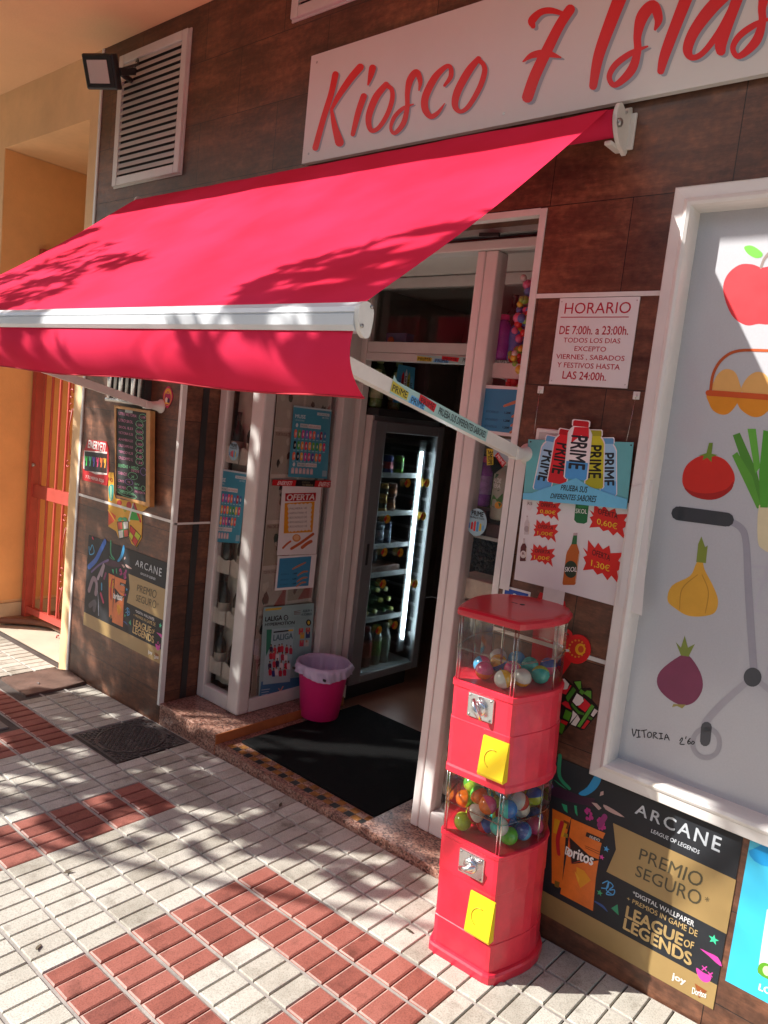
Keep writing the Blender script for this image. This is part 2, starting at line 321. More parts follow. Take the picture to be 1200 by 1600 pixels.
class Sheet:
    """a flat printed thing: coloured shapes laid on a card, one mesh"""
    def __init__(s, mp=None): s.v = []; s.f = []; s.m = []; s.mats = []; s.mp = mp; s.k = 0; s.base = None
    def mi(s, m):
        if isinstance(m, str): m = ink(m)
        if m not in s.mats: s.mats.append(m)
        return s.mats.index(m)
    def _add(s, pts, fs, m, h):
        b = len(s.v); s.k += 1
        if s.mp: pts = [s.mp(*p) for p in pts]
        s.v += [(p[0], p[1], h*EPS+s.k*2e-7) for p in pts]; k = s.mi(m)
        for f in fs:
            a = [s.v[b+i] for i in f]; ar = sum(a[i][0]*a[(i+1) % len(a)][1]-a[(i+1) % len(a)][0]*a[i][1] for i in range(len(a)))
            f = f if ar > 0 else tuple(reversed(f)); s.f.append([b+i for i in f]); s.m.append(k)
    def poly(s, pts, m, h=1, sm=0):
        if sm: pts = smooth_pts(pts, sm, True)
        tri = tessellate_polygon([[Vector((p[0], p[1], 0)) for p in pts]]); s._add(pts, [tuple(t) for t in tri], m, h)
    def rect(s, a, b, c, d, m, h=1): s.poly([(a, b), (c, b), (c, d), (a, d)], m, h)
    def ell(s, cx, cy, rx, ry, m, h=1, rot=0, n=22):
        c, q = math.cos(rot), math.sin(rot); s.poly([(cx+rx*math.cos(t)*c-ry*math.sin(t)*q, cy+rx*math.cos(t)*q+ry*math.sin(t)*c) for t in [2*math.pi*i/n for i in range(n)]], m, h)
    def star(s, cx, cy, r0, r1, n, m, h=1, rot=0, jag=0):
        s.poly([(cx+(r0 if i % 2 == 0 else r1)*(1+random.uniform(-jag, jag))*math.cos(rot+math.pi*i/n), cy+(r0 if i % 2 == 0 else r1)*math.sin(rot+math.pi*i/n)) for i in range(2*n)], m, h)
    def stroke(s, pts, m, h=1, w=None, k=5, off=(0, 0), cap=True):
        if w is not None: pts = [(p[0], p[1], w) for p in pts]
        pts = smooth_pts(pts, k) if k > 1 else pts
        n = len(pts); L = []; Rr = []
        for i, p in enumerate(pts):
            a = pts[max(i-1, 0)]; b = pts[min(i+1, n-1)]; dx, dy = b[0]-a[0], b[1]-a[1]; q = math.hypot(dx, dy) or 1
            nx, ny = -dy/q, dx/q; hw = max(p[2], 1e-5)/2; L.append((p[0]+nx*hw+off[0], p[1]+ny*hw+off[1])); Rr.append((p[0]-nx*hw+off[0], p[1]-ny*hw+off[1]))
        for i in range(n-1): s._add([L[i], L[i+1], Rr[i+1], Rr[i]], [(0, 1, 2, 3)], m, h)
        if cap:
            for e in (0, n-1):
                if pts[e][2] > 1e-4: s.ell(pts[e][0]+off[0], pts[e][1]+off[1], pts[e][2]/2, pts[e][2]/2, m, h, n=10)
    def text(s, body, box, m, h=2, bold=0.0, shear=0.0, rot=0, quad=None, sp=1.0):
        """fit the text's outline into box (u0,v0,u1,v1), or into quad (4 corners bl br tr tl)"""
        vs, fs = text_tris(body, 0.0, shear, sp)
        if not vs: return
        if bold > 0: bold = min(bold, .03)*1.1
        x0 = min(v[0] for v in vs); x1 = max(v[0] for v in vs); y0 = min(v[1] for v in vs); y1 = max(v[1] for v in vs)
        for sx_, sy_ in (((0, 0),) if bold <= 0 else ((-1, 0), (1, 0), (0, .8), (0, -.8))): s._text(vs, fs, x0, x1, y0, y1, box, quad, rot, m, h, sx_*bold, sy_*bold)
    def _text(s, vs, fs, x0, x1, y0, y1, box, quad, rot, m, h, du, dv):
        out = []
        for x, y in vs:
            a = (x+du-x0)/max(x1-x0, 1e-6); b = (y+dv-y0)/max(y1-y0, 1e-6)
            if quad:
                bl, br, tr, tl = quad; out.append(tuple((bl[i]*(1-a)+br[i]*a)*(1-b)+(tl[i]*(1-a)+tr[i]*a)*b for i in (0, 1)))
            else:
                u = box[0]+(box[2]-box[0])*a; v = box[1]+(box[3]-box[1])*b
                if rot:
                    cu, cv = (box[0]+box[2])/2, (box[1]+box[3])/2; c, q = math.cos(rot), math.sin(rot); u, v = cu+(u-cu)*c-(v-cv)*q, cv+(u-cu)*q+(v-cv)*c
                out.append((u, v))
        s._add(out, fs, m, h)
    def card(s, pts, m, t=.0012, back=None):
        """the card itself: given thickness"""
        if s.mp: pts = [s.mp(*p) for p in pts]
        ar = sum(pts[i][0]*pts[(i+1) % len(pts)][1]-pts[(i+1) % len(pts)][0]*pts[i][1] for i in range(len(pts)))
        if ar < 0: pts = pts[::-1]
        mp, s.mp = s.mp, None; s.poly(pts, m, 0); s.mp = mp
        b = len(s.v); n = len(pts); s.v += [(p[0], p[1], 0) for p in pts]+[(p[0], p[1], -t) for p in pts]; k = s.mi(back or m)
        for i in range(n): s.f.append([b+i, b+n+i, b+n+(i+1) % n, b+(i+1) % n]); s.m.append(k)
        s.f.append([b+n+i for i in reversed(range(n))]); s.m.append(k); s.t = t
    def build(s, name, plane, d, parent=None, lift=None, rotv=0):
        """plane 'y': on a wall y=d facing -y (u=x, v=z);  plane 'x': on x=d facing +x (u=y, v=z)"""
        t = getattr(s, 't', 0)+.0008 if lift is None else lift
        if plane == 'y': V = [(u, d-t-w, v) for u, v, w in s.v]
        elif plane == 'x': V = [(d+t+w, u, v) for u, v, w in s.v]
        elif callable(plane): V = [tuple(plane(u, v, w+t)) for u, v, w in s.v]
        return link_mesh(name, V, s.f, s.m, s.mats, parent)
def fmap(y=0.0): return lambda px, py: ((p := F(px, py, y)).x, p.z)
def smap(x): return lambda px, py: ((p := SX(px, py, x)).y, p.z)

# ================================================================== SETTING
# ---- ground sheet and paving
def ground_quad(x0, x1, y0, y1, dz): return [(x, y, GZ(x)+dz) for x, y in ((x0, y0), (x1, y0), (x1, y1), (x0, y1))]
g = MB(); g.add(ground_quad(-150, 150, -150, 40, -.10), [(0, 1, 2, 3)], mat('street_paving', (.66, .57, .45), .9, var=.2, vscale=.4))  # unseen past the paving; kept pale and warm to bounce light onto the shop
o = g.build('ground', loc=(0, 0, 0)); tag(o, kind='structure')
PX_, PY_ = .06694, .1316
p = MB(); p.add(ground_quad(-7.5, 3, -3.4, .0, -.004), [(0, 1, 2, 3)], GROUT)
p.add(ground_quad(-7.5, -4.13, 0, .045, -.004), [(0, 1, 2, 3)], GROUT)
tones = []
for r in range(26): p.add(ground_quad(-7.5, 3, -PY_*r-.0058, min(-.0002, -PY_*r+.0058), -.0012), [(0, 1, 2, 3)], GROUTL)
def is_red(c, r):
    """c, r count bars from the corner of the ring beside the machine; the pattern repeats every 40 bars"""
    x = (c % 32)
    if r < 3 or r > 8: return False
    if x < 12:                                      # a ring of 6 x 6 tiles
        return not (4 <= x < 8 and 5 <= r <= 6)
    return 20 <= x < 24                             # a short stripe between rings
X0 = -1.806
MAN = (-3.20, -2.822, -.375, -.03); PLATE = (-4.12, -3.80, -.335, .0)
nb = len(p.f); rnd = random.Random(3)
for r in range(25):
    for ci in range(-84, 70):
        x = X0+ci*PX_; yc = -PY_*r
        xa, xb, ya, yb = x+.0024, x+PX_-.0024, yc-PY_+.0056, yc-.0056
        cx, cy = (xa+xb)/2, (ya+yb)/2
        if MAN[0]-.01 < cx < MAN[1]+.01 and MAN[2]-.01 < cy < MAN[3]+.03: continue
        if PLATE[0]-.01 < cx < PLATE[1]+.02 and PLATE[2]-.01 < cy: continue
        if -3.80 < cx < -3.42 and -.80 < cy < -.56: continue
        red = is_red(ci, r); hgt = rnd.uniform(-.0008, .0010); bv = .0048 if red else .0022
        tl = rnd.uniform(-.0006, .0006)
        B = [(xa, ya), (xb, ya), (xb, yb), (xa, yb)]; T = [(xa+bv, ya+bv), (xb-bv, ya+bv), (xb-bv, yb-bv), (xa+bv, yb-bv)]
        vs = [(a, b, GZ(a)-.004) for a, b in B]+[(a, b, GZ(a)+.0012+hgt) for a, b in B]+[(a, b, GZ(a)+.0036+hgt+(tl if i in (0, 3) else -tl)) for i, (a, b) in enumerate(T)]
        p.add(vs, [(8, 9, 10, 11)]+[(i, (i+1) % 4, 4+(i+1) % 4, 4+i) for i in range(4)]+[(4+i, 4+(i+1) % 4, 8+(i+1) % 4, 8+i) for i in range(4)], REDT if red else CREAM)
        if red:
            ke = p.mi(REDE)
            for q_ in (-4, -2, -1): p.m[q_] = ke
        tones += [rnd.uniform(0, 1)]*9
o = p.build('pavement', loc=(0, 0, 0)); tag(o, kind='structure')
at = o.data.attributes.new('tone', 'FLOAT', 'FACE'); at.data.foreach_set('value', [0.0]*nb+tones)

for i, (px, py, lb) in enumerate(((780, 1422, 'small dark fallen leaf on the paving left of the capsule machine'), (106, 1363, 'tiny curled leaf near the left of the red paving ring'), (438, 1258, 'dark scrap lying on the shaded paving before the doorway'), (640, 1455, 'brown leaf fragment on the red paving near the machine'), (322, 1180, 'dry leaf on the paving by the manhole cover'), (60, 1480, 'dry leaf on the cream paving at the lower left'))):
    d_ = ray(px, py); n_ = Vector((-.028, 0, 1)); q_ = CAM+d_*((Vector((-.95, 0, .006))-CAM).dot(n_)/d_.dot(n_)); a_ = i*1.1
    b = MB(); u_ = Vector((math.cos(a_), math.sin(a_), .028*math.cos(a_))); w_ = Vector((-math.sin(a_), math.cos(a_), 0))
    b.add([q_-u_*.016, q_-u_*.004+w_*.006+Vector((0, 0, .003)), q_+u_*.010+w_*.004+Vector((0, 0, .002)), q_+u_*.018+Vector((0, 0, .004)), q_+u_*.009-w_*.005+Vector((0, 0, .003)), q_-u_*.005-w_*.006], [(0, 1, 2, 3, 4, 5)], mat('dry_leaf', (.10, .075, .045), .8, var=.4, vscale=60))
    o = b.build('fallen_leaf'); tag(o, lb, 'leaf', 'fallen leaves on the paving')

# ---- the shop building
shop = thing('shop_building', 'shop front clad in brown stone panels with recessed doorway and glazed showcases', 'shop', (-2.2, 0, 0))
WX0, WX1, WZ0, WZ1 = -.815, 1.05, .64, 2.19       # opening of the big window
DX0, DX1, DZ = -3.095, -1.27, 2.235
w = MB()
w.box(-4.03, DX0, 0, .9, -.35, DZ, CLAD)                                     # pillar left of the door
w.box(-4.03, 3, 0, .3, DZ, 3.29, CLAD)                                       # band over the door
w.box(DX1, WX0, 0, .3, -.2, DZ, CLAD)
w.box(WX0, WX1, 0, .3, -.2, WZ0, CLAD); w.box(WX0, WX1, 0, .3, WZ1, DZ, CLAD); w.box(WX1, 3, 0, .3, -.2, DZ, CLAD)
w.build('wall', shop)
jt = [(-.5, -4.012, -3.112, .945, .958), (-.5, DX1+.004, -.865, .909, .921), (-.5, DX1+.004, -.865, 1.966, 1.979)]
for _, xa, xb, za, zb in jt:
    b = MB(); b.box(xa, xb, -.0035, .02, za, zb, TRIM); b.build('joint_strip', shop)
for xa, za, zb in ((-4.034, -.10, 3.288), (-3.110, .035, 2.232)):
    b = MB(); b.box(xa, xa+.019, -.006, .02, za, zb, TRIM); b.build('corner_trim', shop)
b = MB()                                                                       # trim round the doorway
b.box(DX1-.02, DX1+.003, -.004, .03, .03, DZ, TRIM); b.box(DX0+.008, DX1-.0205, -.004, .03, DZ-.018, DZ+.002, TRIM)
b.build('doorway_trim', shop)
b = MB(); b.box(DX0+.0005, DX0+.003, .112, .148, .046, 2.2, BLACKP); b.build('gap_strip', shop)
b = MB(); b.box(DX0+.0005, DX0+.004, .004, .23, .938, .948, TRIM); b.build('joint_strip', shop)
# balcony slab overhead
b = MB(); b.box(-9, 3, -1.17, 1.5, 3.2905, 3.52, CEIL); b.build('balcony', shop)
# granite steps, threshold, riser
b = MB(); b.box(DX0, -2.645, -.0, .85, -.12, .045, GRAN, .004); b.build('granite_step', shop)
b = MB(); b.box(-1.74, DX1-.003, -.0, .85, -.12, .019, GRAN, .003); b.build('granite_step', shop)
b = MB(); b.box(-2.644, -2.640, .003, .84, -.05, .046, mat('orange_edge', (.42, .14, .045), .5, var=.2, vscale=8)); b.build('step_edge', shop)
b = MB(); b.box(-2.6395, -1.7405, .002, .86, -.12, .0, GRAN)
for i in range(11):                                                            # worn orange and black chequered tape
    x = -2.60+i*.078
    for k in range(2):
        b.add([(x+k*.039, .035+k*.036, .0012), (x+k*.039+.036, .035+k*.036, .0012), (x+k*.039+.036, .068+k*.036, .0012), (x+k*.039, .068+k*.036, .0012)], [(0, 1, 2, 3)], mat('amber_tape', (.30, .125, .025), .7, var=.6, vscale=40))
        if k == 0: b.add([(x+.039, .035, .0012), (x+.073, .035, .0012), (x+.073, .068, .0012), (x+.039, .068, .0012)], [(0, 1, 2, 3)], mat('black_tape', (.02, .02, .02), .6, var=.4, vscale=40))
b.build('threshold', shop)
# the room behind
b = MB(); b.box(-4.0, .8, .861, 3.4, -.1, -.001, mat('brown_floor_tile', (.26, .13, .08), .35, var=.3, vscale=3)); b.build('shop_floor', shop)
b = MB(); b.box(-4.0, .8, 3.4, 3.5, 0, 2.7, SHOPW); b.box(-4.1, -4.0, .9, 3.5, 0, 2.7, SHOPW); b.box(.8, .9, .3, 3.5, 0, 2.7, SHOPW)
b.box(-1.52, -1.47, .83, 3.3, 0, 2.5, SHOPW); b.build('inner_wall', shop)
b = MB(); b.box(-4.0, .8, .31, 3.4, 2.52, 2.6, SHOPC); b.box(DX0, DX1, .16, .79, 2.24, 2.28, SHOPC); b.build('shop_ceiling', shop)
# door frame at the back of the entrance
YD = .80
b = MB()
for xa, xb, ya, yb in ((-2.755, -2.70, YD, YD+.05), (-2.752, -2.715, .69, .745), (-2.754, -2.735, .746, .799), (-1.66, -1.60, YD, YD+.05)):
    b.box(xa, xb, ya, yb, .046 if xa < -2 else 0.02, 2.24, ALU, .004)
b.box(-2.6995, -1.6605, YD+.002, YD+.05, 1.835, 1.875, ALU, .004); b.box(-2.6995, -1.6605, YD+.006, YD+.048, 1.876, 1.93, ALU, .004)
b.box(-2.6995, -1.6605, YD+.004, YD+.05, 2.19, 2.24, ALU, .003)
b.build('door_frame', shop)
b = MB(); b.box(-2.70, -1.66, YD+.02, YD+.026, 1.93, 2.19, GLASS); b.build('transom_glass', shop)
# showcases: frames and panes
def showcase_frame(x0, x1, yf, yb, z0, z1, side):
    b = MB(); pw = .088
    if side == 'l':
        b.box(x1-pw, x1, yf, yf+.075, z0, z1, ALU, .012)                      # rounded corner post
        b.box(x0, x0+.055, yf+.004, yf+.05, z0, z1, ALU, .006)
        b.box(x0+.0555, x1-pw-.0005, yf+.006, yf+.05, z0, z0+.075, ALU, .006)
        b.box(x1-.05, x1-.004, yf+.0755, yb-.10, z0, z0+.07, ALU, .006)
        b.box(x1-.05, x1-.004, yb-.0995, yb-.055, z0, z1, ALU, .006)
    else:
        b.box(x0, x0+.034, yf, yf+.07, z0, z1, ALUP, .005); b.box(x0+.0355, x0+.085, yf+.002, yf+.07, z0, z1, ALUP, .005)
        b.box(x0+.0855, x1-.001, yf+.004, yf+.06, z0, z0+.085, ALUP, .005)
    return b.build('showcase_frame', shop)
sf = showcase_frame(-3.09, -2.753, .205, .80, .046, 2.17, 'l')
b = MB(); b.box(-3.035, -2.842, .225, .229, .12, 2.17, GLASS); b.box(-2.772, -2.768, .281, .70, .115, 2.17, GLASS); b.build('showcase_glass', shop)
sf2 = showcase_frame(-1.622, -1.27, .16, .80, .02, 2.165, 'r')
b = MB(); b.box(-1.538, -1.272, .19, .194, .10, 2.165, GLASS); b.build('showcase_glass', shop)
b = MB(); b.box(-3.09, -1.272, .155, .23, 2.166, 2.20, ALU, .004); b.box(-3.09, -1.272, .19, .25, 2.2005, 2.217, mat('rail_brown', (.10, .06, .045), .5), .002)
b.box(-3.09, -1.272, .10, .3, 2.30, 2.33, ALU); b.build('head_beam', shop)
b = MB(); b.box(-3.09, -1.272, .145, .17, 2.2175, 2.236, mat('grey_shutter', (.34, .32, .30), .5, var=.2, vscale=8)); b.bar((-1.60, .13, 2.212), (-1.52, .13, 2.207), .012, .012, BLACKP); b.build('shutter_box', shop)
b = MB(); b.box(-3.09, -2.78, .80, .84, .05, 2.2, mat('grey_back_panel', (.26, .25, .235), .7, var=.1)); b.box(-1.60, -1.272, .84, .87, .02, 2.45, mat('maroon_back_panel', (.30, .10, .075), .7, var=.25)); b.build('showcase_back', shop)

# ---- the neighbouring entrance, ochre render
ent = thing('entrance_building', 'ochre rendered entrance recess with tan tiled floor left of the shop', 'building', (-4.6, .6, -.1))
AX = -5.19
b = MB()
b.box(-4.13, -4.0345, .0, 1.6, -.4, 2.96, YEL); b.box(-9, -4.0345, 0, 1.6, 2.96, 3.29, YEL); b.box(-9, AX, 0, 2.4, -.4, 2.96, YEL)
b.build('wall', ent)
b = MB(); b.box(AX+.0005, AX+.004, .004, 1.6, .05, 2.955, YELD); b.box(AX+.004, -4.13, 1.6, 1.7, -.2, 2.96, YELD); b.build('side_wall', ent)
b = MB(); b.box(AX+.0045, AX+.02, .01, 1.59, -.12, .03, mat('beige_skirting', (.52, .40, .26), .6, var=.2, vscale=9)); b.box(AX+.021, -4.13, 1.585, 1.599, -.12, .03, mat('beige_skirting', (.52, .40, .26), .6)); b.build('skirting', ent)
b = MB(); b.add([(AX, .045, GZ(AX)), (-4.13, .045, GZ(-4.13)), (-4.13, .4, GZ(-4.13)+.004), (AX, .4, GZ(AX)+.004)], [(0, 1, 2, 3)], mat('pale_floor_tile', (.60, .52, .40), .5, var=.12, vscale=4))
b.build('threshold_floor', ent)
b = MB()
def nose(u, v):
    x = AX+.004+u*(1.06-.004); y = .075+.24*math.sin(min(1, u*3.2)*math.pi/2)**1.0
    a = v*math.pi; return (x, y-.012*math.sin(a)+ (0 if v < .5 else .02*(v-.5)), -.085+.03*u-.02*math.cos(a)*1.0)
b.grid(nose, 40, 6, mat('brown_nosing', (.24, .10, .06), .5, var=.2))
def flr(u, v):
    x = AX+.004+u*(1.06-.004); y = .085+.24*math.sin(min(1, u*3.2)*math.pi/2); return (x, y*(1-v)+1.6*v, -.065+.03*u)
b.grid(flr, 40, 4, mat('tan_floor_tile', (.33, .16, .09), .5, var=.2, vscale=5)); b.build('floor', ent)
# red entrance gate
gt = thing('entrance_gate', 'red painted iron gate with scrolls standing in the ochre entrance', 'gate', (-5.1, .25, -.06))
b = MB(); b.box(-5.165, -5.115, .235, .285, -.085, 2.4, GATE); b.build('post', gt)
b = MB(); b.bar((-5.115, .26, -.01), (-4.14, .26, .03), .03, .045, GATE); b.build('rail', gt)
for a_, c_, w_, h_ in (((-5.115, .26, .815), (-4.14, .26, .84), .022, .085), ((-5.115, .26, 2.2), (-4.14, .26, 2.22), .03, .05)):
    b = MB(); b.bar(a_, c_, w_, h_, GATE); b.build('rail', gt)
for i in range(8):
    x = -5.04+i*.112
    b = MB(); b.bar((x, .26, .012), (x, .26, 2.2), .014, .014, GATE, up=(0, 1, 0)); b.build('bar', gt)
for cx in (-4.647, -4.423):
  for zc in (.30, 1.45):
    b = MB()
    for sx in (-1, 1):
        for sz in (-1, 1):
            pts = [(cx+sx*(.010+.03*(1-math.cos(t))*.5), .262, zc+sz*(.03+.028*math.sin(t)*1.0)) for t in [i*.5 for i in range(11)]]
            pts = [(cx+sx*(.03+.024*math.cos(2.6-t)), .262, zc+sz*(.045+.026*math.sin(2.6-t))) for t in [i*.45 for i in range(11)]]
            b.tube(pts, .0045, GATE, 6)
            b.tube([(cx+sx*.008, .262, zc+sz*.05), (cx+sx*.045, .262, zc+sz*.20), (cx+sx*.008, .262, zc+sz*.34)], .0045, GATE, 6)
            pts = [(cx+sx*(.028+.02*math.cos(2.6-t)), .262, zc+sz*(.40+.02*math.sin(2.6-t))) for t in [i*.45 for i in range(11)]]
            b.tube(pts, .0045, GATE, 6)
    b.build('scroll', gt)
for z in (.46, 1.53):
    b = MB(); b.box(AX+.004, -5.165, .245, .275, z-.012, z+.012, GATE); b.build('hinge', gt)
b = MB(); b.box(-5.112, -5.09, .238, .25, .98, 1.0, GATE); b.tube([(-5.1, .23, .99), (-5.1, .25, .99)], .012, STEEL, 8); b.build('lock', gt)

# the other side of the street, behind the camera: unseen house fronts, added to cut low sky and bounce light, mirrored in panes
for i, (x0, x1, hgt, c, lb) in enumerate(((-34, -9, 6.4, (.78, .66, .50), 'unseen sand coloured house front across the street, to the left behind the photographer'), (-8.7, 9, 6.8, (.80, .72, .60), 'unseen pale rendered house front straight behind the photographer across the street'), (9.3, 34, 6.0, (.72, .48, .32), 'unseen terracotta house front across the street, to the right behind the photographer'))):
    hs = thing('house', lb, 'house', ((x0+x1)/2, -10.5, GZ(x0)))
    b = MB(); b.box(x0, x1, -14, -10, -1.2, hgt, mat('house_render_%d' % i, c, .9, var=.1, vscale=1)); b.build('wall', hs)
    n = int((x1-x0)/2.6)
    for k in range(n):
        for z in (.9, 3.9):
            x = x0+1.3+k*2.6; b = MB(); b.box(x-.5, x+.5, -9.99, -9.96, z, z+1.3, mat('dark_pane', (.03, .035, .04), .1)); b.box(x-.58, x+.58, -9.99, -9.94, z-.08, z-.001, TRIM); b.build('window', hs)

# ================================================================== AWNING
AXL, AXR = -3.46, -1.06
TY, TZ, BY, BZ = -.095, 2.452, -.995, 1.762
aw = thing('awning', 'red canvas awning with white front bar and drooping valance over the doorway', 'awning', (-2.26, 0, 1.5))
b = MB()
def fab(u, v):
    x = AXL+u*(AXR-AXL); s = v
    sag = -.016*math.sin(math.pi*s)*(1+.25*math.sin(u*9))+.0035*mn_.noise(Vector((u*7, s*2.2, 1)))+.0018*mn_.noise(Vector((u*22, s*3, 4)))-.003*math.sin(u*23+s*5)*s*(1-s)*4
    return (x, TY+(BY-TY)*s, TZ+(BZ-TZ)*s+sag)
b.grid(fab, 60, 30, FAB); b.build('canvas', aw)
b = MB()
b.lathe([(.036, AXL+.004), (.036, AXR+.012)], (0, -.075, 2.42), FAB, 20, ax=(1, 0, 0)); b.build('roller', aw)
b = MB()
prof = [(-.97, 1.758), (-.985, 1.768), (-1.004, 1.768), (-1.016, 1.758), (-1.020, 1.748), (-1.0165, 1.745), (-1.0205, 1.742), (-1.0205, 1.722), (-1.012, 1.712), (-.97, 1.712)]
b.prism(prof, AXL-.01, AXR+.01, BARW, 'x'); fb = b.build('front_bar', aw)
for xa, xb in ((AXR+.0105, AXR+.022), (AXL-.022, AXL-.0105)):
    b = MB(); pr = smooth_pts([(-.976, 1.750), (-.987, 1.767), (-1.005, 1.769), (-1.019, 1.756), (-1.016, 1.724), (-1.0, 1.703), (-.982, 1.706)], 4, True); b.prism(pr, xa, xb, ARMW, 'x', True)
    sg = 1 if xa > -2 else -1; xo = xb if sg > 0 else xa
    for y, z in ((-.985, 1.762), (-1.008, 1.722)): b.lathe([(.004, 0), (.004, .003)], (xo, y, z), STEEL, 8, ax=(sg, 0, 0))
    b.build('end_cap', fb)
b = MB()
def val(u, v):
    x = AXL+u*(AXR-AXL); wv = .010*math.sin(u*31)+.006*math.sin(u*57+1); z = 1.716-.133*v-.004*math.sin(u*17)*v
    return (x, -1.006-.010*math.sin(v*math.pi*.8)+.055*v**2.6+wv*v*.7, z)
b.grid(val, 110, 10, FAB); vl = b.build('valance', aw)
b = MB(); b.tube([Vector(val(i/110, 1)) for i in range(111)], .0028, mat('hem_cord', (.45, .015, .03), .8), 5); b.build('hem', vl)
AX1, AX2 = -1.222, -3.265
for x, tz in ((AX1, 1.488), (AX2, 1.492)):
    b = MB(); b.bar((x, -.07, tz), (x, -.985, 1.690), .028, .034, ARMW); b.box(x-.03, x+.03, -1.0, -.955, 1.672, 1.7115, ARMW, .004); arm = b.build('arm', aw)
    b = MB(); b.lathe([(.034, 0), (.034, .006), (.026, .012), (.018, .05), (.018, .080), (.010, .085)], (x, -.0005, tz), ARMW, 18, ax=(0, -1, .02))
    b.box(x-.018, x+.018, -.095, -.06, tz-.018, tz+.018, ARMW, .006); b.build('wall_pivot', arm)
for x0, sg in ((AXR+.014, 1), (AXL-.014, -1)):
    b = MB()
    pr = smooth_pts([(-.0005, 2.474), (-.022, 2.478), (-.038, 2.462), (-.066, 2.474), (-.084, 2.466), (-.092, 2.435), (-.082, 2.405), (-.060, 2.378), (-.028, 2.362), (-.0005, 2.364)], 3, True)
    b.prism(pr, x0, x0+sg*.012, ARMW, 'x'); b.box(min(x0, x0-sg*.022), max(x0, x0-sg*.022), -.080, -.003, 2.364, 2.376, ARMW, .004)
    b.box(min(x0, x0+sg*.03), max(x0, x0+sg*.03), -.010, -.0005, 2.37, 2.468, ARMW, .003)
    b.lathe([(.012, 0), (.012, .006), (.008, .010)], (x0+sg*.012, -.075, 2.42), STEEL, 10, ax=(sg, 0, 0))
    b.lathe([(.004, 0), (.004, .004)], (x0+sg*.012, -.04, 2.46), STEEL, 8, ax=(sg, 0, 0)); b.build('wall_bracket', aw)
# printed sticker on the right arm, reads down towards the wall
def on_arm(u, v, w):
    a = Vector((AX1+.0145, -.985, 1.690)); c = Vector((AX1+.0145, -.07, 1.488)); t = (c-a).normalized(); up = Vector((1, 0, 0)).cross(t)
    q = a+t*u+up*v; return (q.x+w, q.y, q.z)
def taste_strip(s, L, mirror=False):
    s.card([(0, -.017), (L, -.017), (L, .017), (.02, .017), (0, .028)] if not mirror else [(0, -.017), (L, -.017), (L, .017), (0, .017)], '9FC4C0', .0004)
    s.poly([(.0, -.012), (.09, -.014), (.092, .006), (.0, .014)], 'C2B23A', 1); s.text('PRIME', (.006, -.010, .086, .006), '1A1A18', 2, .008)
    s.poly([(.10, -.017), (.19, -.017), (.19, .002), (.11, .004)], '5FA6D8', 1); s.text('PRIME', (.112, -.015, .186, .0), '16202A', 2, .008)
    s.poly([(.15, .0), (.245, -.010), (.25, .012), (.15, .0165)], 'C9202C', 3); s.text('PRIME', (.160, -.005, .240, .010), '501018', 4, .008)
    s.text('PRUEBA SUS DIFERENTES SABORES', (.27, -.009, L-.012, .010), '1B2226', 2, .012, .12)
s = Sheet(); taste_strip(s, .60)
u0_ = (SX(612, 600, AX1+.0145).y+.985)/.937*.937*1.022; u1_ = (SX(760, 690, AX1+.0145).y+.985)*1.022
o = s.build('promo_strip', lambda u, v, w: on_arm(u0_+u/.60*(u1_-u0_), v, w), 0, lift=.0006); tag(o, 'pale blue promotional strip with yellow, blue and red tags stuck along the right awning arm', 'sticker')
s = Sheet(); taste_strip(s, .60, True)
o = s.build('promo_strip', lambda u, v, w: (-2.36+u, YD-.003-w, 1.852+v*.9), 0, lift=.0006); tag(o, 'pale blue promotional strip stuck on the grey rail above the doorway', 'sticker')

